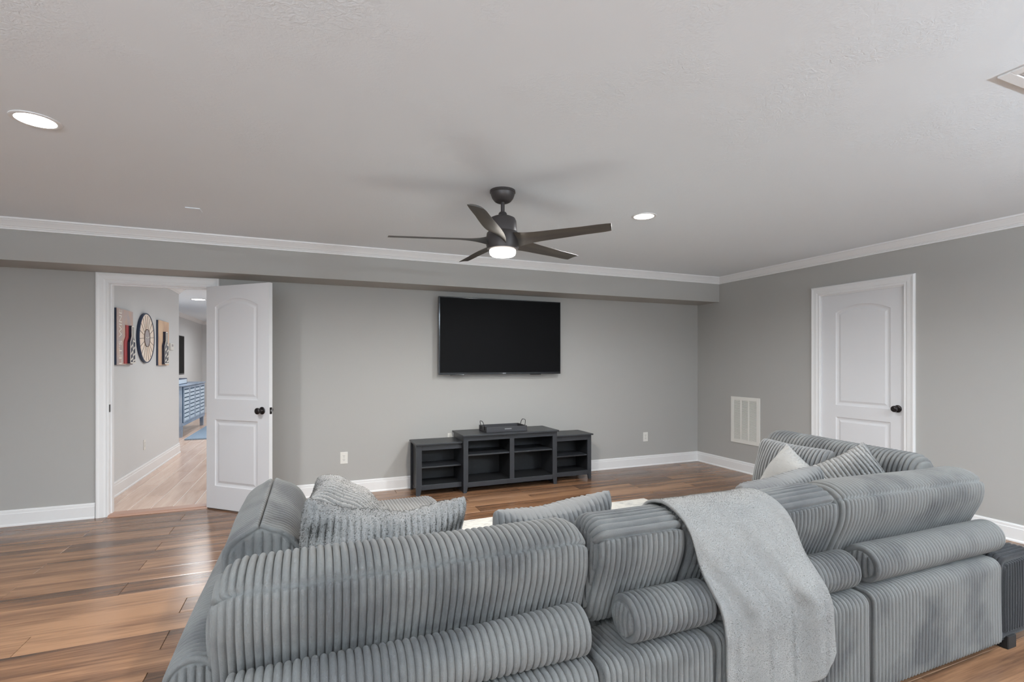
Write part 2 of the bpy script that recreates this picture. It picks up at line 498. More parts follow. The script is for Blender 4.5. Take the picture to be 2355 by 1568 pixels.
# ---- panel doors
def arch(w0, w1, z, rise, n=14):
    return [(w0 + (w1 - w0) * i / n, z + rise * (1 - (2 * i / n - 1) ** 2)) for i in range(n + 1)]
def panel_outline(w0, w1, z0, z1, rise):
    if rise <= 0: return [(w0, z0), (w1, z0), (w1, z1), (w0, z1)]
    return [(w0, z0), (w1, z0)] + arch(w0, w1, z1, rise)[::-1]
def inset(poly, d):
    out = []; n = len(poly)
    for i in range(n):
        p0, p, p1 = Vector(poly[i - 1]), Vector(poly[i]), Vector(poly[(i + 1) % n])
        a, c = (p - p0).normalized(), (p1 - p).normalized()
        na, nc = Vector((-a.y, a.x)), Vector((-c.y, c.x))
        k = na + nc
        out.append(tuple(p + k * (d / max(0.3, 1 + na.dot(nc)))))
    return out
def door_leaf(parent, w, h, th, panels, z0=0.012):
    """leaf in local coords: x along the width, y from 0 (room face) to th, z up; each raised panel is its own part"""
    bm = bmesh.new()
    outer = [(0, z0), (w, z0), (w, h), (0, h)]
    for y, sgn in ((0.0, 1), (th, -1)):
        edges = []
        for lp in [outer] + [panel_outline(*p) for p in panels]:
            vs = [bm.verts.new((a, y, z)) for a, z in lp]
            for i in range(len(vs)): edges.append(bm.edges.new((vs[i], vs[(i + 1) % len(vs)])))
        bmesh.ops.triangle_fill(bm, use_beauty=True, use_dissolve=False, edges=edges)
    for i in range(4):
        p, q = outer[i], outer[(i + 1) % 4]
        bm.faces.new([bm.verts.new(c) for c in ((p[0], 0, p[1]), (q[0], 0, q[1]), (q[0], th, q[1]), (p[0], th, p[1]))])
    bmesh.ops.remove_doubles(bm, verts=bm.verts[:], dist=1e-5)
    bmesh.ops.recalc_face_normals(bm, faces=bm.faces[:])
    me = bpy.data.meshes.new('door_leaf'); bm.to_mesh(me); bm.free()
    leaf = link('door_leaf', me, parent, True, M['door'])
    for p in panels:
        o0 = panel_outline(*p)
        bm = bmesh.new()
        for y, sgn in ((0.0, 1), (th, -1)):
            rings = []
            for d, dep in ((0, 0), (0.008, 0.006), (0.022, 0.0095), (0.030, 0.0095), (0.048, 0.003)):
                rings.append([bm.verts.new((a, y + sgn * dep, z)) for a, z in inset(o0, d)])
            for r0, r1 in zip(rings, rings[1:]):
                for i in range(len(r0)): bm.faces.new((r0[i], r0[(i + 1) % len(r0)], r1[(i + 1) % len(r0)], r1[i]))
            bm.faces.new(rings[-1])
        bmesh.ops.recalc_face_normals(bm, faces=bm.faces[:])
        me = bpy.data.meshes.new('door_panel'); bm.to_mesh(me); bm.free()
        link('door_panel', me, leaf, True, M['door'])
    return leaf
KNOB = [(0.0, 0.0), (0.032, 0.0), (0.033, 0.004), (0.029, 0.008), (0.016, 0.010), (0.012, 0.016), (0.011, 0.030), (0.016, 0.035), (0.025, 0.042), (0.0285, 0.050), (0.027, 0.058), (0.020, 0.064), (0.010, 0.066), (0.0, 0.0665)]
def knob(parent, x, y, z, n):
    return MB().lathe([(max(r, 0.0005), zz) for r, zz in KNOB], 28, frame_on((x, y, z), n)).build('door_knob', M['bronze'], parent, True, True)

TH = math.radians(42)
d1 = empty('door_1', (OX1 - 0.008, BACK - 0.040, 0), -TH)
tag(d1, 'white two-panel arched door standing open into the room', 'door', kind='structure')
DW = 0.737
door_leaf(d1, DW, 2.017, 0.035, [(0.104, 0.608, 1.0, 1.832, 0.068), (0.104, 0.608, 0.215, 0.815, 0.0)])
knob(d1, 0.660, 0.0, 0.912, (0, -1, 0)); knob(d1, 0.660, 0.035, 0.912, (0, 1, 0))
MB().box(DW, DW + 0.0015, 0.006, 0.029, 0.884, 0.941).build('latch_plate', M['bronze'], d1, local=True)
MB().box(DW + 0.001, DW + 0.009, 0.011, 0.024, 0.905, 0.921, 0.003).build('latch_bolt', M['steel'], d1, local=True)
for hz in (0.25, 1.02, 1.80):
    MB().lathe([(0.006, hz - 0.045), (0.006, hz + 0.045)], 12, Matrix.Translation((-0.002, 0.036, 0))).build('hinge', M['bronze'], d1, True, True)

d2 = empty('door_2', (RIGHT + 0.013, RD0 - 0.0035, 0), -PI / 2)
tag(d2, 'white two-panel arched door closed in the right wall', 'door', kind='structure')
DW2 = RD0 - RD1 - 0.0070
# dark recess of the wall behind the leaf is hidden by the leaf itself; the jamb sits proud of it
door_leaf(d2, DW2, 2.006, 0.035, [(0.150, 0.655, 0.905, 1.825, 0.066), (0.150, 0.655, 0.20, 0.788, 0.0)])
knob(d2, DW2 - 0.055, 0.0, 0.915, (0, -1, 0))

# ================================================================== lamps in the ceiling
def downlight(x, y, label=None, group=None, z=CEIL, power=P_CAN, r=0.072, hall=False):
    t = empty('recessed_light', (x, y, z))
    tag(t, label, 'ceiling light', group)
    MB().lathe([(r, -0.0005), (r + 0.018, -0.0005), (r + 0.018, -0.003), (r + 0.010, -0.006), (r, -0.004)], 40, cap=False).build('trim_ring', M['trim'], t, True, True)
    MB().lathe([(0.0005, -0.0035), (r, -0.0028), (r, -0.0005), (0.0005, -0.0005)], 40, cap=False).build('lens', M['canlens'], t, True, True)
    l = area('downlight_beam', (0, 0, 0), (0, 0, 0), power, r * 2, color=(0.96, 0.985, 1.0), spread=math.radians(166))
    l.parent = t; l.location = (0, 0, -0.008)
    return t
downlight(-1.139, 2.85, 'glowing recessed ceiling light near the upper left corner of the photo')
downlight(2.284, 3.026, 'small glowing recessed ceiling light to the right of the fan')
for x, y in ((-1.139, -0.6), (3.2, 0.3), (4.0, -2.4), (-2.9, -2.4), (0.6, -2.4)):
    downlight(x, y, 'recessed ceiling light behind the camera', 'ceiling lights behind the camera')
downlight(-1.788, 9.895, 'glowing recessed ceiling light seen through the open doorway', r=0.10, power=P_HALL)
for x, y in ((0.1, 6.9), (0.6, 8.6), (0.4, 11.5), (-1.2, 13.2)):
    downlight(x, y, 'recessed ceiling light in the hall, hidden by the open door', 'hidden hall ceiling lights', power=P_HALL)

# two made-up floor lamps, unseen behind the camera, added to brighten the ceiling
def fill_uplighter(x, y, label):
    t = empty('fill_floor_lamp', (x, y, 0)); tag(t, label, 'added fill lamp')
    MB().lathe([(0.0005, 0), (0.14, 0), (0.14, 0.012), (0.02, 0.03), (0.0005, 0.03)], 32).build('base', M['iron'], t, True, True)
    MB().lathe([(0.011, 0.03), (0.011, 1.66)], 14).build('pole', M['iron'], t, True, True)
    MB().lathe([(0.02, 1.65), (0.10, 1.68), (0.17, 1.76), (0.172, 1.76), (0.10, 1.672), (0.02, 1.64)], 36, cap=False).build('bowl_shade', M['iron'], t, True, True)
    l = area('fill_uplight', (0, 0, 0), (PI, 0, 0), P_UP_FILL, 0.24, color=(0.79, 0.905, 1.0)); l.parent = t; l.location = (0, 0, 1.765)
fill_uplighter(-1.9, -1.3, 'black floor lamp added unseen behind the camera on the left to brighten the ceiling')
fill_uplighter(3.3, -1.5, 'black floor lamp added unseen behind the camera on the right to brighten the ceiling')

# ceiling fan
FX, FY = 1.122, 2.917
fan = empty('ceiling_fan', (FX, FY, CEIL))
tag(fan, 'dark bronze five-blade ceiling fan with a lit round lamp', 'ceiling fan')
def fl_(prof, name, mat, parent=fan, seg=48):
    return MB().lathe([(max(r, 0.0005), z - CEIL) for r, z in prof], seg).build(name, mat, parent, True, True)
fl_([(0, CEIL), (0.080, CEIL), (0.081, 2.398), (0.076, 2.394), (0.075, 2.385), (0.066, 2.362), (0.052, 2.345), (0.040, 2.338), (0.0, 2.338)], 'canopy', M['fan'])
fl_([(0, 2.345), (0.0125, 2.345), (0.0125, 2.25), (0, 2.25)], 'downrod', M['fan'], seg=20)
fl_([(0, 2.276), (0.020, 2.276), (0.026, 2.268), (0.031, 2.246), (0.031, 2.238), (0, 2.238)], 'rod_collar', M['fan'], seg=28)
fl_([(0, 2.246), (0.060, 2.245), (0.078, 2.236), (0.086, 2.218), (0.090, 2.16), (0.090, 2.144), (0, 2.144)], 'motor_housing', M['fan'])
fl_([(0, 2.150), (0.092, 2.150), (0.100, 2.142), (0.1035, 2.12), (0.1035, 2.065), (0.098, 2.042), (0.088, 2.036), (0, 2.036)], 'blade_hub', M['fan'])
fl_([(0, 2.056), (0.082, 2.044), (0.0825, 2.020), (0.079, 2.008), (0.070, 2.001), (0.050, 1.997), (0, 1.996)], 'lamp_lens', M['lens'])
area('fan_lamp_glow', (FX, FY, 1.992), (0, 0, 0), P_FAN, 0.15, color=(1.0, 0.95, 0.88), parent=fan)
def blade_mesh():
    n, m = 28, 7
    V = []
    for i in range(n):
        q = i / (n - 1)
        r = 0.070 + q * 0.632
        pitch = math.radians(13 + 36 * math.exp(-((r - 0.07) / 0.085) ** 1.3))
        ch = 0.104 + 0.020 * math.sin(min(1, q * 1.4) * PI) * 0.7 - 0.010 * q
        if i >= n - 3: ch -= (0.004, 0.010, 0.022)[i - (n - 3)] * 0.5
        for j in range(m):
            w = (j / (m - 1) - 0.5) * ch
            skew = 0.022 * (0.5 - j / (m - 1)) if i == n - 1 else 0.011 * (0.5 - j / (m - 1)) if i == n - 2 else 0
            camber = 0.006 * (1 - (2 * j / (m - 1) - 1) ** 2)
            V.append((r + skew, w * math.cos(pitch), -w * math.sin(pitch) + camber, pitch, j / (m - 1)))
    top, bot = [], []
    for x, y, z, p, c in V:
        tk = 0.0035 * (1 - (2 * c - 1) ** 4) + 0.0006
        top.append((x, y + math.sin(p) * tk, z + math.cos(p) * tk)); bot.append((x, y - math.sin(p) * tk, z - math.cos(p) * tk))
    N = n * m
    Q = []
    for i in range(n - 1):
        for j in range(m - 1):
            a = i * m + j
            Q.append((a, a + m, a + m + 1, a + 1)); Q.append((N + a, N + a + 1, N + a + m + 1, N + a + m))
        for j, s_ in ((0, 1), (m - 1, -1)):
            a = i * m + j; q = (a, N + a, N + a + m, a + m)
            Q.append(q if s_ > 0 else q[::-1])
    for i, s_ in ((0, -1), (n - 1, 1)):
        for j in range(m - 1):
            a = i * m + j; q = (a, N + a, N + a + 1, a + 1)
            Q.append(q if s_ > 0 else q[::-1])
    me = fast_mesh('fan_blade', top + bot, Q)
    me.set_sharp_from_angle(angle=math.radians(50))
    me.materials.append(M['blade'])
    return me
bm_ = blade_mesh()
for k in range(5):
    o = bpy.data.objects.new('fan_blade', bm_); COL.objects.link(o)
    o.parent = fan; o.location = (0, 0, 2.094 - CEIL); o.rotation_euler = (0, 0, math.radians(-50 + 72 * k))

# ceiling fittings
b = MB().box(-0.812, -0.722, 4.045, 4.135, CEIL - 0.006, CEIL, 0.002).build('ceiling_cover_plate', M['ceil'])
tag(b, 'small square blank cover plate on the ceiling above the doorway', 'cover plate')
cv = empty('ceiling_vent', (2.60, 0.87, CEIL))
tag(cv, 'white ceiling vent at the upper right edge of the photo', 'vent')
vb = MB()
for a in ((-0.19, 0.19, 0.135, 0.175), (-0.19, 0.19, -0.175, -0.135), (-0.19, -0.15, -0.135, 0.135), (0.15, 0.19, -0.135, 0.135)):
    vb.box(a[0], a[1], a[2], a[3], -0.008, 0, 0.002)
vb.build('vent_frame', M['trim'], cv, local=True)
for k in range(9):
    y = -0.12 + 0.03 * k
    MB().prism([(-0.15, y - 0.012, -0.010), (-0.15, y + 0.008, -0.001), (-0.15, y + 0.010, -0.002), (-0.15, y - 0.010, -0.011)], (0.30, 0, 0)).build('vent_slat', M['trim'], cv, local=True)

# ================================================================== wall fittings
def outlet(x, y, z, n, label, mat='plate'):
    """duplex outlet; n: wall normal"""
    t = empty('wall_outlet', (x, y, z))
    t.rotation_euler = (0, 0, math.atan2(n[1], n[0]) + PI / 2)
    tag(t, label, 'outlet')
    MB().box(-0.036, 0.036, -0.006, 0, -0.059, 0.059, 0.003).build('cover_plate', M[mat], t, local=True)
    for dz in (-0.020, 0.020):
        r = MB().prism([(0.017 * math.cos(a), -0.0058, dz + 0.0145 * max(-0.85, min(0.85, math.sin(a) * 1.15))) for a in [2 * PI * k / 20 for k in range(20)]], (0, -0.002, 0)).build('receptacle', M[mat], t, local=True)
        sb = MB()
        sb.box(-0.008, -0.0055, -0.0083, -0.0076, dz - 0.001, dz + 0.008).box(0.0055, 0.008, -0.0083, -0.0076, dz - 0.001, dz + 0.007)
        sb.box(-0.0022, 0.0022, -0.0083, -0.0076, dz - 0.0085, dz - 0.004)
        sb.build('slot', M['slot'], r, local=True)
    MB().lathe([(0.003, 0.0), (0.003, 0.002), (0.0005, 0.0025)], 10, frame_on((0, -0.006, 0), (0, -1, 0))).build('screw', M['steel'], t, local=True)
    return t
outlet(0.309, BACK, 0.368, (0, -1), 'white wall outlet between the open door and the TV stand')
outlet(3.992, BACK, 0.373, (0, -1), 'white wall outlet to the right of the TV stand near the corner')
outlet(1.415, BACK, 0.50, (0, -1), 'white wall outlet half hidden behind the raised centre of the TV stand')
outlet(HALLX, 6.92, 0.378, (1, 0), 'white wall outlet on the hall wall under the round clock')

# return air grille in the right wall
g0, g1, gz0, gz1 = 4.252, 4.680, 0.348, 0.910
gr = empty('air_return_grille', (RIGHT, (g0 + g1) / 2, gz0))
tag(gr, 'white air return grille of fine louvres low in the right wall', 'vent')
fb = MB()
X0, X1 = RIGHT - 0.009, RIGHT
ys = [g0, g0 + 0.052, g0 + 0.164, g0 + 0.180, g0 + 0.292, g0 + 0.308, g1 - 0.040 - 0.0, g1]
ys = [g0, g0 + 0.046, g0 + 0.151, g0 + 0.169, g0 + 0.266, g0 + 0.284, g1 - 0.046, g1]
zs = [gz0, gz0 + 0.042, gz1 - 0.042, gz1]
fb.box(X0, X1, ys[0], ys[1], gz0, gz1, 0.003).box(X0, X1, ys[6], ys[7], gz0, gz1, 0.003)
fb.box(X0, X1, ys[1], ys[6], zs[0], zs[1], 0.002).box(X0, X1, ys[1], ys[6], zs[2], zs[3], 0.002)
fb.box(X0, X1, ys[2], ys[3], zs[1], zs[2]).box(X0, X1, ys[4], ys[5], zs[1], zs[2])
fb.build('grille_frame', M['plate'], gr)
MB().box(RIGHT - 0.0008, RIGHT, ys[1], ys[6], zs[1], zs[2]).build('dark_duct', M['black'], gr)
lb = MB()
nl = 37
for a, c in ((1, 2), (3, 4), (5, 6)):
    for k in range(nl):
        z = zs[1] + (zs[2] - zs[1]) * (k + 0.5) / nl
        lb.prism([(RIGHT - 0.0085, ys[a], z - 0.0055), (RIGHT - 0.0012, ys[a], z + 0.004), (RIGHT - 0.0012, ys[a], z + 0.0052), (RIGHT - 0.0085, ys[a], z - 0.0042 + 0.0025)], (0, ys[c] - ys[a], 0))
o = lb.build('louvres', M['plate'], gr); o['kind'] = 'stuff'

# ================================================================== TV
TX0, TX1, TZ0, TZ1, TY = 1.258, 2.711, 1.197, 2.034, 5.161
tv = empty('television', ((TX0 + TX1) / 2, TY, TZ0))
tag(tv, 'large black flat television mounted on the wall above the stand', 'television')
MB().box(TX0, TX1, TY, TY + 0.032, TZ0, TZ1, 0.003).build('tv_case', M['bezel'], tv)
MB().box(TX0 + 0.25, TX1 - 0.25, TY + 0.031, TY + 0.062, TZ0 + 0.08, TZ1 - 0.25, 0.01).build('rear_housing', M['black'], tv)
MB().box(TX0 + 0.014, TX1 - 0.006, TY - 0.0012, TY + 0.002, TZ0 + 0.022, TZ1 - 0.010).build('screen', M['screen'], tv)
for x0, x1 in ((1.39, 1.54), (2.33, 2.46)):
    MB().box(x0, x1, TY + 0.002, TY + 0.03, TZ0 - 0.007, TZ0 + 0.001, 0.002).build('speaker_slot', M['bezel'], tv)
MB().box(1.80, 2.14, TY + 0.06, BACK - 0.001, 1.32, 1.78, 0.004).build('wall_bracket', M['black'], tv)
def text(name, body, size, mat, parent, mtx, local=False, ext=0.0004, align='CENTER', spacing=1.0):
    c = bpy.data.curves.new(name, 'FONT')
    c.body = body; c.size = size; c.extrude = ext; c.align_x = align; c.align_y = 'CENTER'; c.space_character = spacing
    o = bpy.data.objects.new(name, c); COL.objects.link(o)
    c.materials.append(mat)
    if parent is not None:
        o.parent = parent
        if not local: mtx = Matrix.Translation(-Vector(base_of(parent))) @ mtx
    dg = bpy.context.evaluated_depsgraph_get()
    me = bpy.data.meshes.new_from_object(o.evaluated_get(dg))
    bpy.data.objects.remove(o)
    if not me.materials: me.materials.append(mat)
    o = bpy.data.objects.new(name, me); COL.objects.link(o)
    if parent is not None: o.parent = parent
    o.matrix_local = mtx
    return o
text('maker_mark', 'SONY', 0.014, M['logo'], tv, frame_on(((TX0 + TX1) / 2 + 0.02, TY - 0.0006, TZ0 + 0.011), (0, -1, 0)), spacing=1.1)

# ================================================================== TV stand
st = empty('tv_stand', (1.967, 5.03, 0))
tag(st, 'charcoal grey open-shelf TV stand with a raised middle section', 'tv stand')
def sbox(name, x0, x1, y0, y1, z0, z1, mat='stand', bev=0.002):
    return MB().box(x0, x1, y0, y1, z0, z1, bev).build(name, M[mat], st)
def post(x0, x1, y0, z1, side, y1=None):
    """front post with a foot tapered on its inner side"""
    y1 = y1 or y0 + 0.020
    if side < 0: pts = [(x0, y0, 0), (x1 - 0.016, y0, 0), (x1, y0, 0.075), (x1, y0, z1), (x0, y0, z1)]
    else: pts = [(x0 + 0.016, y0, 0), (x1, y0, 0), (x1, y0, z1), (x0, y0, z1), (x0, y0, 0.075)]
    return MB().prism(pts, (0, y1 - y0, 0)).build('front_post', M['stand'], st)
# middle
CY, WY, BY = 4.835, 4.905, 5.205
sbox('top_board', 1.420, 2.506, 4.800, 5.222, 0.577, 0.593)
post(1.434, 1.484, CY, 0.577, -1); post(2.444, 2.496, CY, 0.577, 1)
sbox('front_post', 1.941, 1.992, CY, CY + 0.02, 0.106, 0.527)
sbox('top_rail', 1.484, 2.444, CY, CY + 0.018, 0.527, 0.577)
sbox('bottom_rail', 1.484, 2.444, CY + 0.001, CY + 0.019, 0.057, 0.106)
for x0, x1 in ((1.436, 1.452), (2.478, 2.494)): sbox('side_panel', x0, x1, CY + 0.02, BY + 0.012, 0.0, 0.577)
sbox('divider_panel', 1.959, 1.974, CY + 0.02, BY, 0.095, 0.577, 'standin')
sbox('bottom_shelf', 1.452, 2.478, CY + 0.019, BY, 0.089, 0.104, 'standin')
sbox('shelf', 1.484, 1.959, CY + 0.014, BY, 0.372, 0.387); sbox('shelf', 1.974, 2.447, CY + 0.014, BY, 0.372, 0.387)
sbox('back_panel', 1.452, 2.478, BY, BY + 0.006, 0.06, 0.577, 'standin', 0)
# wings
for sg, xa, xb in ((-1, 0.967, 1.434), (1, 2.498, 2.972)):
    if sg < 0:
        sbox('top_board', 0.958, 1.434, 4.872, 5.222, 0.504, 0.520)
        post(0.967, 1.024, WY, 0.504, -1)
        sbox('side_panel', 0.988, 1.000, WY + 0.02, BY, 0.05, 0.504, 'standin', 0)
        sbox('back_leg', 0.967, 0.990, BY - 0.016, BY + 0.012, 0.0, 0.504)
        i0, i1 = 1.024, 1.434
    else:
        sbox('top_board', 2.498, 2.981, 4.872, 5.222, 0.504, 0.520)
        post(2.924, 2.972, WY, 0.504, 1)
        sbox('side_panel', 2.939, 2.951, WY + 0.02, BY, 0.05, 0.504, 'standin', 0)
        sbox('back_leg', 2.949, 2.972, BY - 0.016, BY + 0.012, 0.0, 0.504)
        i0, i1 = 2.498, 2.924
    sbox('top_rail', i0, i1, WY, WY + 0.018, 0.449, 0.504)
    sbox('bottom_rail', i0, i1, WY + 0.001, WY + 0.019, 0.054, 0.103)
    sbox('bottom_shelf', xa + 0.034 if sg < 0 else 2.498, 1.434 if sg < 0 else xb - 0.034, WY + 0.019, BY, 0.086, 0.101, 'standin')
    sbox('shelf', xa + 0.04 if sg < 0 else 2.499, 1.433 if sg < 0 else xb - 0.04, WY + 0.014, BY, 0.268, 0.282)
    sbox('back_panel', xa + 0.030 if sg < 0 else 2.498, 1.434 if sg < 0 else xb - 0.030, BY, BY + 0.006, 0.06, 0.504, 'standin', 0)

# tray on the stand
ty0, ty1, tx0, tx1, tz = 4.895, 5.150, 1.703, 2.166, 0.5935
tr = empty('serving_tray', ((tx0 + tx1) / 2, (ty0 + ty1) / 2, tz))
tag(tr, 'dark grey wooden serving tray with looped iron handles on the stand', 'tray')
b = MB()
b.box(tx0, tx1, ty0, ty0 + 0.011, tz, tz + 0.055, 0.002).box(tx0, tx1, ty1 - 0.011, ty1, tz, tz + 0.055, 0.002)
b.box(tx0, tx0 + 0.011, ty0 + 0.011, ty1 - 0.011, tz, tz + 0.055, 0.002).box(tx1 - 0.011, tx1, ty0 + 0.011, ty1 - 0.011, tz, tz + 0.055, 0.002)
b.box(tx0 + 0.011, tx1 - 0.011, ty0 + 0.011, ty1 - 0.011, tz, tz + 0.010)
b.build('tray_box', M['tray'], tr)
for x, sx in ((tx0 - 0.003, -1), (tx1 + 0.003, 1)):
    ym = (ty0 + ty1) / 2
    hp = [(x, ym - 0.062, tz + 0.018), (x, ym - 0.062, tz + 0.058), (x + sx * 0.006, ym - 0.058, tz + 0.082), (x + sx * 0.012, ym - 0.046, tz + 0.103), (x + sx * 0.014, ym - 0.028, tz + 0.110),
          (x + sx * 0.014, ym + 0.028, tz + 0.110), (x + sx * 0.012, ym + 0.046, tz + 0.103), (x + sx * 0.006, ym + 0.058, tz + 0.082), (x, ym + 0.062, tz + 0.058), (x, ym + 0.062, tz + 0.018)]
    MB().tube(hp, 0.0035, 8).build('handle', M['iron'], tr, True)
MB().box(1.905, 1.985, ty0 - 0.0022, ty0 + 0.001, tz + 0.024, tz + 0.037, 0.001).build('label_holder', M['steel'], tr)

# ================================================================== wall art in the hall
def bottle(h, w, n=8):
    """bottle outline from (0, 0) to (w, h)"""
    half = [(0.5, 0.0), (0.5, 0.55)] + [(0.36 + 0.14 * math.cos(PI * i / n), 0.55 + 0.17 * i / n) for i in range(1, n + 1)] + [(0.22, 1.0)]
    return [((0.5 + x) * w, z * h) for x, z in half] + [((0.5 - x) * w, z * h) for x, z in half[::-1]]
M['signwood'] = newmat('whitewashed_sign_wood', (205, 178, 164), 0.6); mix_noise(M['signwood'], (186, 176, 178), 4, 0.35, 0.65, stretch=(2, 2, 2))
M['signtan'] = newmat('tan_sign_wood', (226, 196, 166), 0.6); mix_noise(M['signtan'], (206, 172, 148), 5, 0.4, 0.65)
M['navy'] = newmat('navy_paint', (40, 48, 70), 0.5)
M['navyedge'] = newmat('blue_grey_edge', (52, 66, 92), 0.5)
M['red'] = newmat('red_paint', (176, 70, 74), 0.5)
M['cream'] = newmat('cream_paint', (240, 236, 228), 0.5)
M['clockface'] = newmat('pale_clock_wood', (242, 232, 220), 0.6); mix_noise(M['clockface'], (238, 218, 200), 5, 0.4, 0.6, stretch=(1, 6, 1))
M['clockgrey'] = newmat('grey_clock_centre', (172, 166, 168), 0.6)
M['clockline'] = newmat('dark_clock_strip', (110, 92, 82), 0.5)

HX = HALLX
def flat(pts, x0, x1):
    """polygon given in (y, z) standing on the hall wall, from x0 to x1"""
    return MB().prism([(x0, y, z) for y, z in pts], (x1 - x0, 0, 0))
def rect(y0, y1, z0, z1): return [(y0, z0), (y1, z0), (y1, z1), (y0, z1)]

def wine_sign(name, label, y0, y1, z0, z1, face, bot, by, bh, bw, red):
    t = empty(name, (HX, y0, z0)); tag(t, label, 'wall art', 'wine bottle wall signs')
    flat(rect(y0, y1, z0, z1), HX + 0.020, HX + 0.026).build('board', M[face], t)
    flat(rect(y0, y1, z0, z1), HX, HX + 0.020).build('backing', M['navyedge'], t)
    bt = bottle(bh, bw)
    if red:
        flat([(by - 0.085 + a, bot + z) for a, z in bt], HX + 0.026, HX + 0.034).build('red_bottle', M['red'], t)
    o = flat([(by + a, bot + z) for a, z in bt], HX + 0.026, HX + 0.056).build('bottle_cutout', M['navy'], t)
    # pale tree-like lattice on the bottle front
    lb = MB()
    def bar(p, q, w=0.007):
        p, q = Vector(p), Vector(q); d = (q - p).normalized(); nn = Vector((-d.y, d.x)) * w
        lb.prism([(HX + 0.056, by + c.x, bot + c.y) for c in (p - nn, q - nn, q + nn, p + nn)], (0.003, 0, 0))
    S = [((.06, .02), (.06, .55)), ((.94, .02), (.94, .55)), ((.06, .55), (.30, .72)), ((.94, .55), (.70, .72)), ((.30, .72), (.30, .98)), ((.70, .72), (.70, .98)), ((.06, .02), (.94, .02)), ((.30, .98), (.70, .98)),
         ((.5, .02), (.5, .95)), ((.06, .40), (.5, .52)), ((.06, .22), (.5, .34)), ((.06, .08), (.5, .16)), ((.94, .46), (.5, .36)), ((.94, .28), (.5, .20)), ((.5, .62), (.82, .58)), ((.94, .12), (.5, .05))]
    for p, q in S: bar((p[0] * bw, p[1] * bh), (q[0] * bw, q[1] * bh))
    lb.build('lattice', M['cream'], t)
    return t
w1 = wine_sign('wine_sign', 'whitewashed wine sign with red and navy bottles, left of the clock', 5.965, 6.435, 1.305, 1.868, 'signwood', 1.318, 6.235, 0.395, 0.175, True)
text('lettering', "LET'S WINE", 0.112, M['cream'], w1, Matrix.Translation((HX + 0.0265, 6.062, 1.585)) @ Matrix(((0, 0, 1, 0), (0, -1, 0, 0), (1, 0, 0, 0), (0, 0, 0, 1))), spacing=0.98)
wine_sign('wine_sign', 'tan wine sign with one navy bottle, right of the clock', 7.40, 7.88, 1.293, 1.862, 'signtan', 1.306, 7.545, 0.42, 0.19, False)

ck = empty('wall_clock', (HX, 6.92, 1.612)); tag(ck, 'round pale wooden wall clock between the two wine signs', 'clock')
CM = frame_on((HX, 6.92, 1.612), (1, 0, 0))
def lath(prof, name, mat): return MB().lathe([(max(r, .0005), z) for r, z in prof], 56, CM).build(name, M[mat], ck, True)
lath([(0, 0), (0.285, 0), (0.288, 0.004), (0.288, 0.028), (0.284, 0.032), (0.278, 0.032), (0.276, 0.022), (0, 0.022)], 'rim', 'navyedge')
lath([(0, 0.0222), (0.276, 0.0222), (0.276, 0.026), (0, 0.026)], 'face', 'clockface')
lath([(0, 0.026), (0.098, 0.026), (0.098, 0.029), (0, 0.029)], 'centre_disc', 'clockgrey')
MB().lathe([(0.098, 0.026), (0.106, 0.026), (0.106, 0.033), (0.098, 0.033), (0.098, 0.026)], 56, CM, cap=False).build('inner_ring', M['clockline'], ck, True)
for k in range(18):
    a = 2 * PI * k / 18 + 0.06
    c, s_ = math.cos(a), math.sin(a)
    pts = [CM @ Vector((c * r - s_ * w, s_ * r + c * w, 0.026)) for r, w in ((0.116, -0.0018), (0.262, -0.0026), (0.262, 0.0026), (0.116, 0.0018))]
    MB().prism(pts, (0.0025, 0, 0)).build('hour_strip', M['clockline'], ck)
for a, r in ((math.radians(172), 0.060), (math.radians(12), 0.085)):
    c, s_ = math.cos(a), math.sin(a)
    pts = [CM @ Vector((c * q - s_ * w, s_ * q + c * w, 0.0305)) for q, w in ((-0.012, -0.004), (r, -0.0025), (r, 0.0025), (-0.012, 0.004))]
    MB().prism(pts, (0.002, 0, 0)).build('clock_hand', M['cream'], ck)
th = empty('thermostat', (HX, 8.09, 1.545)); tag(th, 'small white thermostat on the hall wall right of the tan sign', 'thermostat')
MB().box(HX, HX + 0.022, 8.01, 8.17, 1.50, 1.592, 0.004).build('thermostat_body', M['plate'], th)
MB().box(HX + 0.0218, HX + 0.0235, 8.05, 8.13, 1.548, 1.580).build('display', M['clockgrey'], th)

# ================================================================== far room: cabinet, television, mat
M['cabblue'] = newmat('blue_grey_cabinet', (166, 178, 194), 0.6); mix_noise(M['cabblue'], (140, 158, 180), 6, 0.4, 0.65)
M['slatpale'] = newmat('pale_blue_slat', (206, 220, 232), 0.55)
M['cabdark'] = newmat('teal_shadow_gap', (40, 78, 104), 0.6)
cx0, cx1, cy0, cy1 = -2.60, -2.08, 10.24, 12.15
cab = empty('slatted_cabinet', (-2.34, 11.2, 0)); tag(cab, 'blue grey cabinet with slatted doors and splayed legs in the far room', 'cabinet')
def cb(name, x0, x1, y0, y1, z0, z1, mat='cabblue', bev=0.003): return MB().box(x0, x1, y0, y1, z0, z1, bev).build(name, M[mat], cab)
cb('top_board', cx0 - 0.01, cx1 + 0.015, cy0 - 0.015, cy1 + 0.015, 0.905, 0.930)
cb('carcass', cx0, cx1 - 0.02, cy0, cy1, 0.21, 0.905)
cb('bottom_rail', cx1 - 0.02, cx1, cy0, cy1, 0.21, 0.26)
nd_ = 4
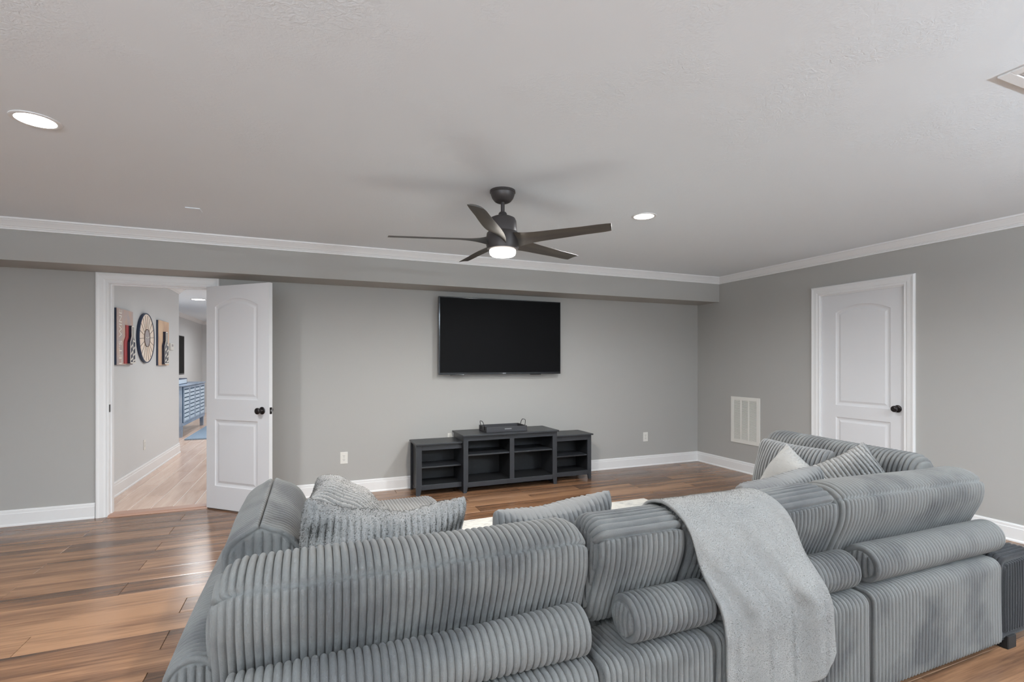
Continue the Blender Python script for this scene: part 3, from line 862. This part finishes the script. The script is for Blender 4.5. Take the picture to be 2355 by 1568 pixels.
for i in range(nd_):
    a = cy0 + 0.03 + (cy1 - cy0 - 0.06) * i / nd_; c = cy0 + 0.03 + (cy1 - cy0 - 0.06) * (i + 1) / nd_
    dr = cb('door', cx1 - 0.02, cx1 - 0.008, a + 0.004, c - 0.004, 0.265, 0.895, 'cabdark', 0)
    fb = MB()
    fb.box(cx1 - 0.008, cx1 + 0.004, a + 0.004, a + 0.05, 0.265, 0.895).box(cx1 - 0.008, cx1 + 0.004, c - 0.05, c - 0.004, 0.265, 0.895)
    fb.box(cx1 - 0.008, cx1 + 0.004, a + 0.05, c - 0.05, 0.265, 0.29).box(cx1 - 0.008, cx1 + 0.004, a + 0.05, c - 0.05, 0.855, 0.895)
    fb.build('door_frame', M['cabblue'], dr)
    for k in range(8):
        z = 0.292 + 0.0705 * k
        MB().box(cx1 - 0.008, cx1 + 0.002, a + 0.05, c - 0.05, z, z + 0.049).build('slat', M['slatpale'], dr)
for x in (cx0 + 0.05, cx1 - 0.05):
    for y, dy in ((cy0 + 0.03, -1), (cy1 - 0.03, 1)):
        MB().prism([(x - 0.03, y - 0.05, 0.21), (x - 0.03, y + 0.05, 0.21), (x - 0.03, y + 0.028, 0.010), (x - 0.03, y - 0.028, 0.010)], (0.06, 0, 0)).build('leg', M['cabblue'], cab)
bx = empty('storage_box', (-2.36, 10.6, 0.93)); tag(bx, 'small blue grey box standing on the slatted cabinet', 'box')
MB().box(-2.50, -2.17, 10.27, 11.0, 0.930, 1.035, 0.006).build('box_body', M['navyedge'], bx)
MB().box(-2.172, -2.165, 10.3, 10.95, 0.945, 1.02, 0.002).build('front_panel', M['slatpale'], bx)
t2 = empty('television', (-2.56, 11.6, 1.07)); tag(t2, 'black flat television on the wall of the far room', 'television')
MB().box(-2.585, -2.55, 10.7, 12.65, 1.07, 1.90, 0.004).build('tv_case', M['bezel'], t2)
MB().box(-2.5505, -2.546, 10.72, 12.63, 1.10, 1.885).build('screen', M['screen'], t2)
MB().box(-2.659, -2.584, 11.2, 12.1, 1.3, 1.7).build('wall_bracket', M['black'], t2)
M['matrug'] = newmat('blue_shag', (146, 166, 186), 0.9); bump(M['matrug'], 60, 1.0, 0.02)
mr = MB().box(-1.99, -0.6, 9.86, 12.6, 0.0095, 0.034, 0.008).build('floor_mat', M['matrug'])
tag(mr, 'blue grey shaggy mat on the far room floor beside the cabinet', 'rug')

# ================================================================== sofa: soft ribbed upholstery as real relief
PITCH = 0.0212
def catmull(ctrl, per=14):
    P = np.array(ctrl, float); n = len(P); out = []
    for i in range(n):
        p0, p1, p2, p3 = P[i - 1], P[i], P[(i + 1) % n], P[(i + 2) % n]
        for k in range(per):
            t = k / per
            out.append(0.5 * ((2 * p1) + (-p0 + p2) * t + (2 * p0 - 5 * p1 + 4 * p2 - p3) * t * t + (-p0 + 3 * p1 - 3 * p2 + p3) * t ** 3))
    return np.array(out)

def resample(poly, m):
    P = np.vstack([poly, poly[:1]])
    d = np.concatenate([[0], np.cumsum(np.linalg.norm(np.diff(P, axis=0), axis=1))])
    s = np.linspace(0, d[-1], m, endpoint=False)
    return np.stack([np.interp(s, d, P[:, k]) for k in range(2)], 1), s

def rounded_rect(b0, b1, z0, z1, r, r2=None):
    r2 = r2 or r
    pts = []
    for cx, cz, a0, rr in ((b1 - r, z1 - r, 0, r), (b0 + r, z1 - r, 90, r), (b0 + r2, z0 + r2, 180, r2), (b1 - r2, z0 + r2, 270, r2)):
        for k in range(9):
            a = math.radians(a0 + 90 * k / 8); pts.append((cx + rr * math.cos(a), cz + rr * math.sin(a)))
    return np.array(pts)

def rib(s, pitch=PITCH, depth=0.006):
    p = (s / pitch) % 1.0
    return depth * 2.3 * np.sqrt(np.clip(1 - (2 * p - 1) ** 2, 0, 1))

def waves(P, amp, seed, freq=5.0):
    r = np.random.default_rng(seed)
    h = np.zeros(P.shape[:-1])
    for _ in range(6):
        k = r.normal(size=3) * freq; h += np.sin(P @ k + r.uniform(0, 6.28))
    return h * amp / 2.4

def soft_bar(a0, a1, sec, axis='x', r_end=0.05, depth=0.006, pitch=PITCH, m=96, seed=0, lump=0.004, bulge=0.012,
             seams=(), top_long=None, cap_rib=True, rot=0.0, sag=0.0, swell=0.0, slope=0.0):
    """cushion swept along an axis. sec: closed section (b, z); seams: arc positions given as (b, z) points that get a stitched groove;
    top_long: (b0, b1, zmin) part of the section whose ribs run lengthwise; slope: end-to-end height drift"""
    S, arc = resample(np.asarray(sec), m)
    c = (S.max(0) + S.min(0)) / 2; H = (S.max(0) - S.min(0)) / 2
    L = a1 - a0; mid = (a0 + a1) / 2
    nr = max(3, int(round(L / pitch)))
    pp = np.array([0.015, 0.09, 0.21, 0.35, 0.5, 0.65, 0.79, 0.91, 0.985])
    xs = -L / 2 + L / nr * (np.arange(nr)[:, None] + pp[None, :]).ravel()
    xs = np.concatenate([[-L / 2], xs, [L / 2]])
    nx = len(xs) - 1
    d = np.clip(np.abs(xs) - (L / 2 - r_end), 0, r_end)
    ins = r_end * (1 - np.sqrt(np.clip(1 - (d / r_end) ** 2, 0, 1)))
    nc = 36
    q = np.linspace(1, 0.02, nc + 1)[1:]
    ins_e = ins[-1]
    rows_x = np.concatenate([-L / 2 - bulge * (1 - q[::-1] ** 2), xs, L / 2 + bulge * (1 - q ** 2)])
    sb_e, sz_e = 1 - ins_e / H[0], 1 - ins_e / H[1]
    sb = np.concatenate([q[::-1] * sb_e, 1 - ins / H[0], q * sb_e]); sz = np.concatenate([q[::-1] * sz_e, 1 - ins / H[1], q * sz_e])
    n = len(rows_x)
    P = np.zeros((n, m, 3))
    u = np.clip(rows_x / (L / 2), -1, 1)
    sw = 1 + swell * (1 - u ** 2)
    P[..., 0] = rows_x[:, None]
    P[..., 1] = c[0] + (S[None, :, 0] - c[0]) * (sb * sw)[:, None]
    P[..., 2] = c[1] + (S[None, :, 1] - c[1]) * sz[:, None]
    hi = np.clip((P[..., 2] - S[:, 1].min()) / (2 * H[1]), 0, 1)
    P[..., 2] += (-sag * (1 - u ** 2) + slope * u)[:, None] * hi
    di = np.gradient(P, axis=0); dj = (np.roll(P, -1, 1) - np.roll(P, 1, 1)) / 2
    N = np.cross(di, dj); N /= np.linalg.norm(N, axis=-1, keepdims=True) + 1e-9
    ref = P - np.array([0, c[0], c[1]])
    if (N * ref).sum() < 0: N = -N
    body = np.zeros(n, bool); body[nc:nc + nx + 1] = True
    xw = rows_x + L / 2
    h_body = rib(xw, L / max(1, round(L / pitch)), depth)[:, None] * np.ones((1, m))
    if top_long is not None:
        msk = (S[:, 0] > top_long[0]) & (S[:, 0] < top_long[1]) & (S[:, 1] > top_long[2])
        h_body[:, msk] = rib(S[msk, 0] - top_long[0], 0.0235, depth * 1.1)[None, :] * np.ones((n, 1))
    h_cap = rib(P[..., 1] - c[0] + 0.5 * pitch, pitch, depth) if cap_rib else np.full((n, m), depth * 0.5)
    h = np.where(body[:, None], h_body, h_cap)
    for sbz in seams:
        j = int(np.argmin(np.linalg.norm(S - np.array(sbz), axis=1)))
        per = arc[-1] + (arc[1] - arc[0])
        dist = np.abs((arc - arc[j] + per / 2) % per - per / 2)
        g = np.exp(-(dist / 0.0055) ** 2)
        h = h * (1 - 0.9 * body[:, None] * g[None, :]) - body[:, None] * g[None, :] * 0.005
    h = h - depth * 1.8 + waves(P + seed, lump, seed + 3) * np.clip(hi * 1.4, 0, 1)
    # jitter along the stitched cap edge
    P = P + N * h[..., None]
    if axis == 'x': V = np.stack([P[..., 0] + mid, P[..., 1], P[..., 2]], -1)
    else: V = np.stack([P[..., 1], P[..., 0] + mid, P[..., 2]], -1)
    idx = np.arange(n * m).reshape(n, m); nxt = np.roll(idx, -1, 1)
    Q = np.stack([idx[:-1], idx[1:], nxt[1:], nxt[:-1]], -1).reshape(-1, 4)
    V = V.reshape(-1, 3)
    # close the ends
    e0 = V[idx[0]].mean(0); e1 = V[idx[-1]].mean(0)
    k0, k1 = len(V), len(V) + 1
    V = np.vstack([V, e0, e1])
    T = np.vstack([np.stack([np.full(m, k0), idx[0], nxt[0]], -1), np.stack([np.full(m, k1), nxt[-1], idx[-1]], -1)])
    # outward orientation
    cen = V.mean(0); f = V[Q[len(Q) // 2]]
    nn = np.cross(f[1] - f[0], f[3] - f[0]); 
    tot = 0
    for qi in Q[:: max(1, len(Q) // 400)]:
        f = V[qi]; tot += np.dot(np.cross(f[1] - f[0], f[3] - f[0]), f.mean(0) - cen)
    if tot < 0: Q = Q[:, ::-1]; T = T[:, ::-1]
    return V, Q, T

def soft(name, geo, mat, parent=None):
    me = fast_mesh(name, geo[0], geo[1], geo[2])
    return link(name, me, parent, False, mat)

SY = 1.25                 # outer face of the long back
SX = -0.376               # outer face of the left return
SXR = 3.262               # outer face of the right return
FZ0, FZ1 = 0.046, 0.428
FD = 0.245                # frame depth
def frame_sec(o, sgn=1, w=FD):
    return rounded_rect(*(sorted((o, o + sgn * w))), FZ0, FZ1, 0.042, 0.014)

def section(label, loc): 
    t = empty('sofa_section', loc); tag(t, label, 'sofa', 'grey corduroy sectional sofa modules'); return t
def leg(par, x, y): MB().box(x - 0.035, x + 0.035, y - 0.035, y + 0.035, 0, 0.06, 0.004).build('leg', M['leg'], par)
def plinth(par, x0, x1, y0, y1): MB().box(x0, x1, y0, y1, 0.040, 0.062).build('base_board', M['leg'], par)
SEATZ = 0.425
def seat(par, x0, x1, y0, y1, axis='x', seed=1, name='seat_cushion', z0=0.20):
    if axis == 'x': g = soft_bar(x0 + 0.004, x1 - 0.004, rounded_rect(y0, y1, z0, SEATZ, 0.05), 'x', 0.03, 0.004, seed=seed, m=72)
    else: g = soft_bar(y0 + 0.004, y1 - 0.004, rounded_rect(x0, x1, z0, SEATZ, 0.05), 'y', 0.03, 0.004, seed=seed, m=72)
    return soft(name, g, M['cord'], par)
def base_block(par, x0, x1, y0, y1): MB().box(x0, x1, y0, y1, FZ0, 0.205, 0.01).build('seat_base', M['cord'], par)

XA, XB, XC, XD, XE = -0.105, 0.800, 1.232, 1.622, 2.020
# corner module at the left end of the long back
m1 = section('left corner sofa module, nearest the camera at the bottom of the photo', (0.2, 1.8, 0))
soft('back_frame', soft_bar(XA, XB - 0.008, frame_sec(SY), 'x', 0.03, seed=21, bulge=0.003), M['cord'], m1)
soft('side_frame', soft_bar(SY + 0.004, 2.43, frame_sec(SX), 'y', 0.035, seed=22), M['cord'], m1)
base_block(m1, SX + FD, XB, SY + FD, 2.43); seat(m1, SX + FD, XB - 0.004, SY + FD, 2.43, seed=2)
plinth(m1, SX + 0.02, XB - 0.01, SY + 0.02, 2.42)
for x, y in ((SX + 0.09, SY + 0.09), (XB - 0.08, SY + 0.09), (SX + 0.09, 2.36), (XB - 0.08, 2.36)): leg(m1, x, y)
# three armless modules
arm_lab = ['armless sofa module left of the draped fleece throw', 'armless sofa module hidden under the draped fleece throw', 'armless sofa module right of the draped fleece throw']
for i, (xa, xb) in enumerate(((XB, XC), (XC, XD), (XD, XE))):
    m = section(arm_lab[i], ((xa + xb) / 2, 1.8, 0))
    soft('back_frame', soft_bar(xa + 0.008, xb - 0.008, frame_sec(SY), 'x', 0.026, seed=30 + i, bulge=0.003), M['cord'], m)
    base_block(m, xa + 0.006, xb - 0.006, SY + FD, 2.25); seat(m, xa, xb, SY + FD, 2.25, seed=5 + i)
    plinth(m, xa + 0.01, xb - 0.01, SY + 0.02, 2.24)
    for x, y in ((xa + 0.06, 2.18), (xb - 0.06, 2.18)): leg(m, x, y)
# corner module at the right end
m5 = section('right corner sofa module with a dark charcoal end beside the right wall', (2.6, 1.8, 0))
soft('back_frame', soft_bar(XE + 0.008, 2.930, frame_sec(SY), 'x', 0.018, seed=41, bulge=0.002), M['cord'], m5)
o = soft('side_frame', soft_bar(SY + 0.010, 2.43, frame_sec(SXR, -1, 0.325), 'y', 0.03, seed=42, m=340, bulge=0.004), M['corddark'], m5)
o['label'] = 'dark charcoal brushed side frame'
base_block(m5, XE, SXR - 0.335, SY + FD, 2.43); seat(m5, XE + 0.004, SXR - 0.335, SY + FD, 2.43, seed=9)
plinth(m5, XE + 0.01, SXR - 0.22, SY + 0.02, 2.42)
for x, y in ((3.02, SY + 0.04), (XE + 0.08, SY + 0.09), (SXR - 0.12, 2.36), (XE + 0.08, 2.36)): leg(m5, x, y)
# ottoman beyond the left corner module
ot = empty('ottoman', (0.2, 2.95, 0)); tag(ot, 'grey corduroy ottoman at the far end of the left return', 'ottoman', 'grey corduroy sectional sofa modules')
soft('ottoman_cushion', soft_bar(SX, 0.80, rounded_rect(2.437, 3.36, 0.20, 0.435, 0.06), 'x', 0.09, 0.004, 0.019, seed=12, m=90), M['pillowcord'], ot)
base_block(ot, SX + 0.01, 0.79, 2.447, 3.35); 
for x, y in ((SX + 0.09, 2.53), (0.71, 2.53), (SX + 0.09, 3.27), (0.71, 3.27)): leg(ot, x, y)

# ---- back cushions
def cushion_sec(o, sgn=1, dz=0.0, db=0.0, hs=1.0, peak=0.0):
    ctrl = [(.215, .445), (.172, .545), (.128, .65), (.118, .715), (.128, .757), (.168, .790), (.225, .803), (.295, .790), (.345, .735), (.378, .62), (.380, .51), (.350, .445), (.285, .432)]
    p = catmull(ctrl)
    if peak: p[:, 1] += peak * np.exp(-((p[:, 0] - 0.225) / 0.03) ** 2) * (p[:, 1] > 0.7)
    p = np.stack([o + sgn * (p[:, 0] + db), 0.432 + (p[:, 1] - 0.432) * hs + dz], 1)
    return p if sgn > 0 else p[::-1]
def cushion(label, a0, a1, sec, axis, seams, seed, **kw):
    o = soft('back_cushion', soft_bar(a0, a1, sec, axis, seams=seams, seed=seed, **kw), M['cord'])
    return tag(o, label, 'cushion', 'grey corduroy back cushions')
cushion('large ribbed back cushion in the centre foreground, nearest the camera', -0.238, 0.855, cushion_sec(SY), 'x', [(SY + .128, .757)], 51, r_end=0.085, depth=0.0065, lump=0.006, slope=-0.002, m=120)
cushion('ribbed back cushion with lengthwise top ribs left of the fleece throw', 0.866, 1.226, cushion_sec(SY), 'x', [(SY + .128, .757), (SY + .335, .757)], 52, r_end=0.045, top_long=(SY + .128, SY + .335, 0.70), depth=0.006, m=300)
cushion('ribbed back cushion hidden under the fleece throw', 1.240, 1.610, cushion_sec(SY), 'x', [(SY + .128, .757)], 53, r_end=0.045, top_long=(SY + .128, SY + .335, 0.70), m=240)
cushion('ribbed back cushion with lengthwise top ribs right of the fleece throw', 1.625, 2.010, cushion_sec(SY), 'x', [(SY + .128, .757), (SY + .335, .757)], 54, r_end=0.035, top_long=(SY + .128, SY + .335, 0.70), m=300, slope=0.006)
cushion('long velvety ribbed back cushion at the right end of the long back', 2.010, 3.095, cushion_sec(SY), 'x', [(SY + .128, .757)], 55, r_end=0.075, m=120, slope=-0.008, depth=0.005)
cushion('ribbed back cushion with a ridge seam along the left return', 1.735, 2.43, cushion_sec(SX, peak=0.016), 'y', [(SX + .225, .819)], 56, r_end=0.02, m=340, slope=-0.004, pitch=0.027, depth=0.0055)
cushion('ribbed back cushion along the right return in front of the closed door', 1.62, 2.60, cushion_sec(SXR, -1, 0.0, -0.05, 1.09), 'y', [(SXR - .118, .80)], 57, r_end=0.085, m=120, slope=0.012, depth=0.007, pitch=0.024)

# ---- bolsters lying on the back frames
def roll_sec(o, sgn=1, r=0.0715):
    return np.array([(o + sgn * 0.0936 + r * math.cos(a), 0.428 + 0.074 + r * math.sin(a)) for a in np.linspace(0, 2 * PI, 60, endpoint=False)])
def bolster(label, a0, a1, o, axis, seed, sgn=1, **kw):
    b_ = soft('bolster', soft_bar(a0, a1, roll_sec(o, sgn), axis, r_end=0.018, seed=seed, m=150, lump=0.003, bulge=0.008, depth=0.0055, **kw), M['cord'])
    return tag(b_, label, 'bolster', 'corduroy bolsters on the sofa frames')
bolster('long round bolster at the bottom centre, nearest the camera', -0.19, 0.778, SY, 'x', 61)
bolster('short round bolster left of the fleece throw', 0.930, 1.262, SY, 'x', 62)
bolster('round bolster emerging from behind the right edge of the fleece throw', 1.300, 1.996, SY, 'x', 63)
bolster('long round bolster on the right end of the long back', 2.085, 3.010, SY, 'x', 64)
bolster('round bolster along the left outer edge of the sofa beside the floor', 1.475, 2.42, SX, 'y', 65)

# ---- throw pillows
def pillow_geo(Wd, Hd, T, ribs=None, depth=0.005, pin=0.10, ear=0.0, sag=0.0, n=170, lump=0.006, seed=0, dent=None, crease=False):
    lin_ = np.linspace(-1, 1, n + 1)
    U, Vv = np.meshgrid(lin_, lin_, indexing='ij')
    x = Wd / 2 * U * (1 - pin * (1 - Vv ** 2) * np.abs(U) ** 3)
    y = Hd / 2 * Vv * (1 - pin * (1 - U ** 2) * np.abs(Vv) ** 3)
    cr = 1 - 0.075 * (np.abs(U) * np.abs(Vv)) ** 6
    x, y = x * cr, y * cr
    t = T / 2 * ((1 - np.abs(U) ** 2.6) * (1 - np.abs(Vv) ** 2.6)) ** 0.55
    y = y - sag * (1 - U ** 2) * np.clip((Vv + 0.3) / 1.3, 0, 1)
    e = np.clip(t / (T / 2) * 3, 0, 1)
    w = waves(np.stack([x, y, 0 * x], -1) * 2 + seed, lump, seed, 7.0)
    hr = np.zeros_like(x)
    jit = waves(np.stack([x, y, 0 * x], -1) + seed, 0.006 if crease or dent else 0.001, seed + 2, 9.0)
    if ribs == 'x': hr = rib(x + Wd + jit, PITCH, depth)
    if ribs == 'y': hr = rib(y + Hd, PITCH, depth)
    pucker = 0.004 * np.sin(x * 190 + 2 * np.sin(y * 30 + seed)) * np.exp(-((1 - np.maximum(np.abs(U), np.abs(Vv))) / 0.10) ** 2) * np.clip(e * 2, 0, 1)
    f = t + e * (w + hr) + pucker
    bk = t + e * (waves(np.stack([x, y, 0 * x], -1) * 2 + seed + 9, lump, seed + 5, 7.0) + hr) + pucker
    if crease: f = f - 0.014 * e * np.exp(-((y - (0.055 + 0.025 * np.sin(9 * x + 0.6))) / 0.013) ** 2)
    if dent: f = f - dent[3] * np.exp(-(((x - dent[0]) ** 2 + (y - dent[1]) ** 2) / dent[2] ** 2))
    F = np.stack([x, y, f], -1).reshape(-1, 3); B = np.stack([x, y, -bk], -1).reshape(-1, 3)
    idx = np.arange((n + 1) ** 2).reshape(n + 1, n + 1)
    border = np.zeros((n + 1, n + 1), bool); border[0] = border[-1] = True; border[:, 0] = border[:, -1] = True
    F[border.ravel(), 2] = 0
    mp = np.where(border.ravel(), idx.ravel(), 0)
    inner = np.where(~border.ravel())[0]
    mp[inner] = (n + 1) ** 2 + np.arange(len(inner))
    V = np.vstack([F, B[inner]])
    Q1 = np.stack([idx[:-1, :-1], idx[1:, :-1], idx[1:, 1:], idx[:-1, 1:]], -1).reshape(-1, 4)
    Q2 = mp[Q1][:, ::-1]
    return V, np.vstack([Q1, Q2])

def place(V, center, xdir, ydir, rot=0.0):
    x = Vector(xdir).normalized(); y = Vector(ydir); y = (y - x * y.dot(x)).normalized()
    if rot: x, y = x * math.cos(rot) + y * math.sin(rot), y * math.cos(rot) - x * math.sin(rot)
    z = x.cross(y)
    R = np.array([x, y, z])
    return V @ R + np.array(center)

def fuzz(name, parent, V, Q, count, length, width, mat, seed=0, droop=0.35, lay=(0, 0, -1), nvar=0.2):
    r = np.random.default_rng(seed)
    a, b, c, d = (V[Q[:, k]] for k in range(4))
    nrm = np.cross(c - a, d - b); ar = np.linalg.norm(nrm, axis=1); nrm = nrm / (ar[:, None] + 1e-12)
    i = r.choice(len(Q), count, p=ar / ar.sum())
    u, v = r.random(count)[:, None], r.random(count)[:, None]
    p = (a[i] * (1 - u) + b[i] * u) * (1 - v) + (d[i] * (1 - u) + c[i] * u) * v
    n = nrm[i]
    dr = n * 0.75 + r.normal(size=(count, 3)) * 0.30 + np.array(lay) * droop
    dr /= np.linalg.norm(dr, axis=1, keepdims=True)
    sd = np.cross(dr, r.normal(size=(count, 3))); sd /= np.linalg.norm(sd, axis=1, keepdims=True) + 1e-9
    L = length * r.uniform(0.6, 1.15, (count, 1)); w = width * r.uniform(0.7, 1.2, (count, 1)) / 2
    p = p - n * 0.0012
    A, B_, C = p - sd * w, p + sd * w, p + dr * L
    vv = np.stack([A, B_, C], 1).reshape(-1, 3)
    me = fast_mesh(name, vv, None, np.arange(count * 3).reshape(-1, 3))
    nn = n * 0.8 + np.cross(sd, dr) * np.sign((np.cross(sd, dr) * n).sum(1, keepdims=True)) * nvar
    nn /= np.linalg.norm(nn, axis=1, keepdims=True)
    me.normals_split_custom_set_from_vertices(np.repeat(nn, 3, axis=0))
    o = link(name, me, parent, False, mat)
    if parent is not None: o.location = (0, 0, 0)
    o['kind'] = 'stuff'
    return o

def throw_pillow(label, geo, mat, center, xd, yd, rot=0.0, group='throw pillows on the sofa', pile=None, seed=0):
    V = place(geo[0], center, xd, yd, rot)
    me = fast_mesh('throw_pillow', V, geo[1]); 
    o = link('throw_pillow', me, None, False, M[mat])
    tag(o, label, 'pillow', group)
    if pile: fuzz('pile', o, V, geo[1], pile[0], pile[1], pile[2], M[mat], seed, pile[3] if len(pile) > 3 else 0.35)
    return o

# long fluffy pillow behind the foreground cushion
throw_pillow('wide fluffy faux-fur pillow with vertical ribs, behind the foreground cushion', pillow_geo(0.565, 0.465, 0.17, 'x', 0.0065, 0.04, sag=0.070, seed=3, lump=0.012, crease=True), 'fur',
             (0.230, 1.765, 0.664), (1, 0.03, -0.10), (0, -0.26, 1), pile=(90000, 0.0062, 0.0018), seed=71)
throw_pillow('ribbed corduroy pillow leaning beside the long foreground cushion, in front of the rug', pillow_geo(0.54, 0.365, 0.15, 'x', 0.0085, 0.08, sag=0.03, seed=8, n=260, lump=0.008), 'pillowcord',
             (0.895, 1.770, 0.624), (1, 0.02, 0.05), (0, -0.22, 1))
throw_pillow('fluffy faux-fur pillow slumped against the left return cushion', pillow_geo(0.46, 0.44, 0.17, 'x', 0.007, 0.08, seed=14, lump=0.012), 'fur',
             (0.180, 2.52, 0.605), (0.10, 1, 0.03), (-0.80, 0.1, 0.60), pile=(60000, 0.0065, 0.0020), seed=72)
throw_pillow('ribbed corduroy pillow at the far end of the right return', pillow_geo(0.50, 0.40, 0.15, 'x', 0.0085, 0.08, seed=17, n=260), 'pillowcord',
             (2.72, 2.17, 0.643), (0.02, -1, -0.02), (0.30, 0.05, 1))
throw_pillow('smooth pale fleece pillow between the ribbed pillows on the right', pillow_geo(0.42, 0.42, 0.15, None, 0, 0.12, seed=19, lump=0.008), 'fleece',
             (2.52, 2.02, 0.60), (-0.15, -1, 0.0), (0.32, 0.0, 1), rot=-0.42, pile=(45000, 0.004, 0.0016), seed=73)
throw_pillow('ribbed corduroy pillow with a top seam just right of the fleece throw', pillow_geo(0.54, 0.365, 0.15, 'x', 0.0085, 0.10, sag=0.01, seed=23, n=260, lump=0.008), 'pillowcord',
             (2.14, 1.775, 0.614), (1, -0.03, 0.13), (0, -0.30, 1))
throw_pillow('fluffy faux-fur pillow standing on its corner against the right return cushion', pillow_geo(0.42, 0.42, 0.18, 'x', 0.006, 0.14, seed=29, lump=0.012, dent=(0.03, -0.08, 0.07, 0.05)), 'fur',
             (2.73, 1.80, 0.640), (0.62, -0.78, 0), (0.45, 0.25, 1), rot=0.55, pile=(60000, 0.0065, 0.0018), seed=74)

# ---- fleece throw draped over the back
def throw_blanket():
    path = [(1.640, 0.60), (1.628, 0.70), (1.600, 0.765), (1.555, 0.805), (1.500, 0.822), (1.455, 0.823), (1.410, 0.806), (1.368, 0.772), (1.344, 0.728), (1.328, 0.680),
            (1.305, 0.620), (1.276, 0.565), (1.254, 0.515), (1.246, 0.470), (1.238, 0.420)]
    P = np.array(path)
    d = np.concatenate([[0], np.cumsum(np.linalg.norm(np.diff(P, axis=0), axis=1))])
    ns, nt = 150, 90
    nfix = 105
    s = np.linspace(0, d[-1], nfix)
    fy, fz = np.interp(s, d, P[:, 0]), np.interp(s, d, P[:, 1])
    k = np.ones(7) / 7
    fy = np.convolve(np.pad(fy, 3, 'edge'), k, 'valid'); fz = np.convolve(np.pad(fz, 3, 'edge'), k, 'valid')
    T = np.linspace(0, 1, nt)
    G = np.zeros((ns, nt, 3))
    for j, t in enumerate(T):
        zend = 0.045 + 0.215 * t + 0.018 * max(0, (t - 0.95) / 0.05) ** 2
        hz = np.linspace(fz[-1], zend, ns - nfix + 1)[1:]
        y = np.concatenate([fy, np.full(ns - nfix, fy[-1]) - 0.008 * np.linspace(0, 1, ns - nfix)])
        z = np.concatenate([fz, hz])
        hi = np.clip((0.82 - z) / 0.35, 0, 1)
        front = np.arange(ns) / ns
        xl = 1.185 + 0.062 * np.clip((front - 0.25) / 0.35, 0, 1)
        xr = 1.625 + 0.136 * np.clip((front - 0.22) / 0.45, 0, 1) ** 0.8
        x = xl + (xr - xl) * t
        ph = t * 1.0 - 0.35 * hi
        fold = 0.5 + 0.5 * np.sin(2 * PI * (ph * 2.1 + 0.15)) * (0.6 + 0.4 * np.sin(2 * PI * (t * 1.1 + 0.3)))
        fold = fold + 0.22 * np.sin(2 * PI * (ph * 4.1 + 0.4))
        amp = 0.004 + 0.028 * hi
        y = y - amp * (fold + 0.1)
        z = z + 0.004 * (fold - 0.5) * (1 - hi)
        edge = np.exp(-((t) / 0.03) ** 2) + np.exp(-((1 - t) / 0.03) ** 2)
        y = y + 0.004 * edge
        G[:, j] = np.stack([x, y, z], -1)
    di = np.gradient(G, axis=0); dj = np.gradient(G, axis=1)
    N = np.cross(di, dj); N /= np.linalg.norm(N, axis=-1, keepdims=True)
    if N[10:100, :, 2].sum() < 0: N = -N
    G = G - N * 0.007
    O = G + N * 0.005; I = G - N * 0.005
    idx = np.arange(ns * nt).reshape(ns, nt); off = ns * nt
    q = np.stack([idx[:-1, :-1], idx[1:, :-1], idx[1:, 1:], idx[:-1, 1:]], -1).reshape(-1, 4)
    def strip(e): return np.stack([e[:-1], e[1:], e[1:] + off, e[:-1] + off], -1)
    rim = np.vstack([strip(idx[0]), strip(idx[-1])[:, ::-1], strip(idx[:, 0])[:, ::-1], strip(idx[:, -1])])
    V = np.vstack([O.reshape(-1, 3), I.reshape(-1, 3)])
    f = V[q[len(q) // 2]]; nn = np.cross(f[1] - f[0], f[3] - f[0])
    if np.dot(nn, N.reshape(-1, 3)[q[len(q) // 2][0]]) < 0: q = q[:, ::-1]
    Q = np.vstack([q, q[:, ::-1] + off, rim])
    me = fast_mesh('throw_blanket', V, Q)
    o = link('throw_blanket', me, None, False, M['fleece'])
    tag(o, 'light grey fleece throw draped over the middle of the sofa back', 'blanket')
    fuzz('pile', o, V, np.vstack([q, rim]), 220000, 0.0034, 0.0015, M['fleece'], 75, 0.3, nvar=0.10)
    return o
throw_blanket()

# ---- area rug
M['rug'] = newmat('distressed_rug', (214, 210, 202), 0.95, spec=0.1)
def rug_mat(m):
    b = m.node_tree.nodes['Principled BSDF']
    tc = nd(m, 'ShaderNodeTexCoord')
    def n(sc, st, det):
        mp = nd(m, 'ShaderNodeMapping'); mp.inputs['Scale'].default_value = st; lk(m, tc.outputs['Object'], mp.inputs[0])
        t = nd(m, 'ShaderNodeTexNoise'); t.inputs['Scale'].default_value = sc; t.inputs['Detail'].default_value = det; t.inputs['Roughness'].default_value = 0.7
        lk(m, mp.outputs[0], t.inputs['Vector']); return t.outputs['Fac']
    a, c = n(1.0, (14, 60, 1), 6), n(1.0, (1.6, 1.4, 1), 3)
    mu = nd(m, 'ShaderNodeMath', operation='MULTIPLY_ADD'); mu.inputs[1].default_value = 0.7; lk(m, c, mu.inputs[0]); lk(m, a, mu.inputs[2])
    cr = nd(m, 'ShaderNodeValToRGB'); e = cr.color_ramp.elements
    e[0].position = 0.66; e[0].color = (*lin((84, 90, 99)), 1); e[1].position = 0.92; e[1].color = (*lin((198, 195, 188)), 1)
    x = e.new(0.78); x.color = (*lin((164, 164, 162)), 1)
    lk(m, mu.outputs[0], cr.inputs[0]); lk(m, cr.outputs[0], b.inputs['Base Color'])
    bp = nd(m, 'ShaderNodeBump'); bp.inputs['Strength'].default_value = 0.4; bp.inputs['Distance'].default_value = 0.004
    lk(m, a, bp.inputs['Height']); lk(m, bp.outputs[0], b.inputs['Normal'])
rug_mat(M['rug'])
rg = MB().box(0.86, 3.0, 2.30, 3.975, 0.0005, 0.011, 0.004).build('area_rug', M['rug'])
tag(rg, 'pale distressed grey rug on the floor between the sofa and TV stand', 'rug')
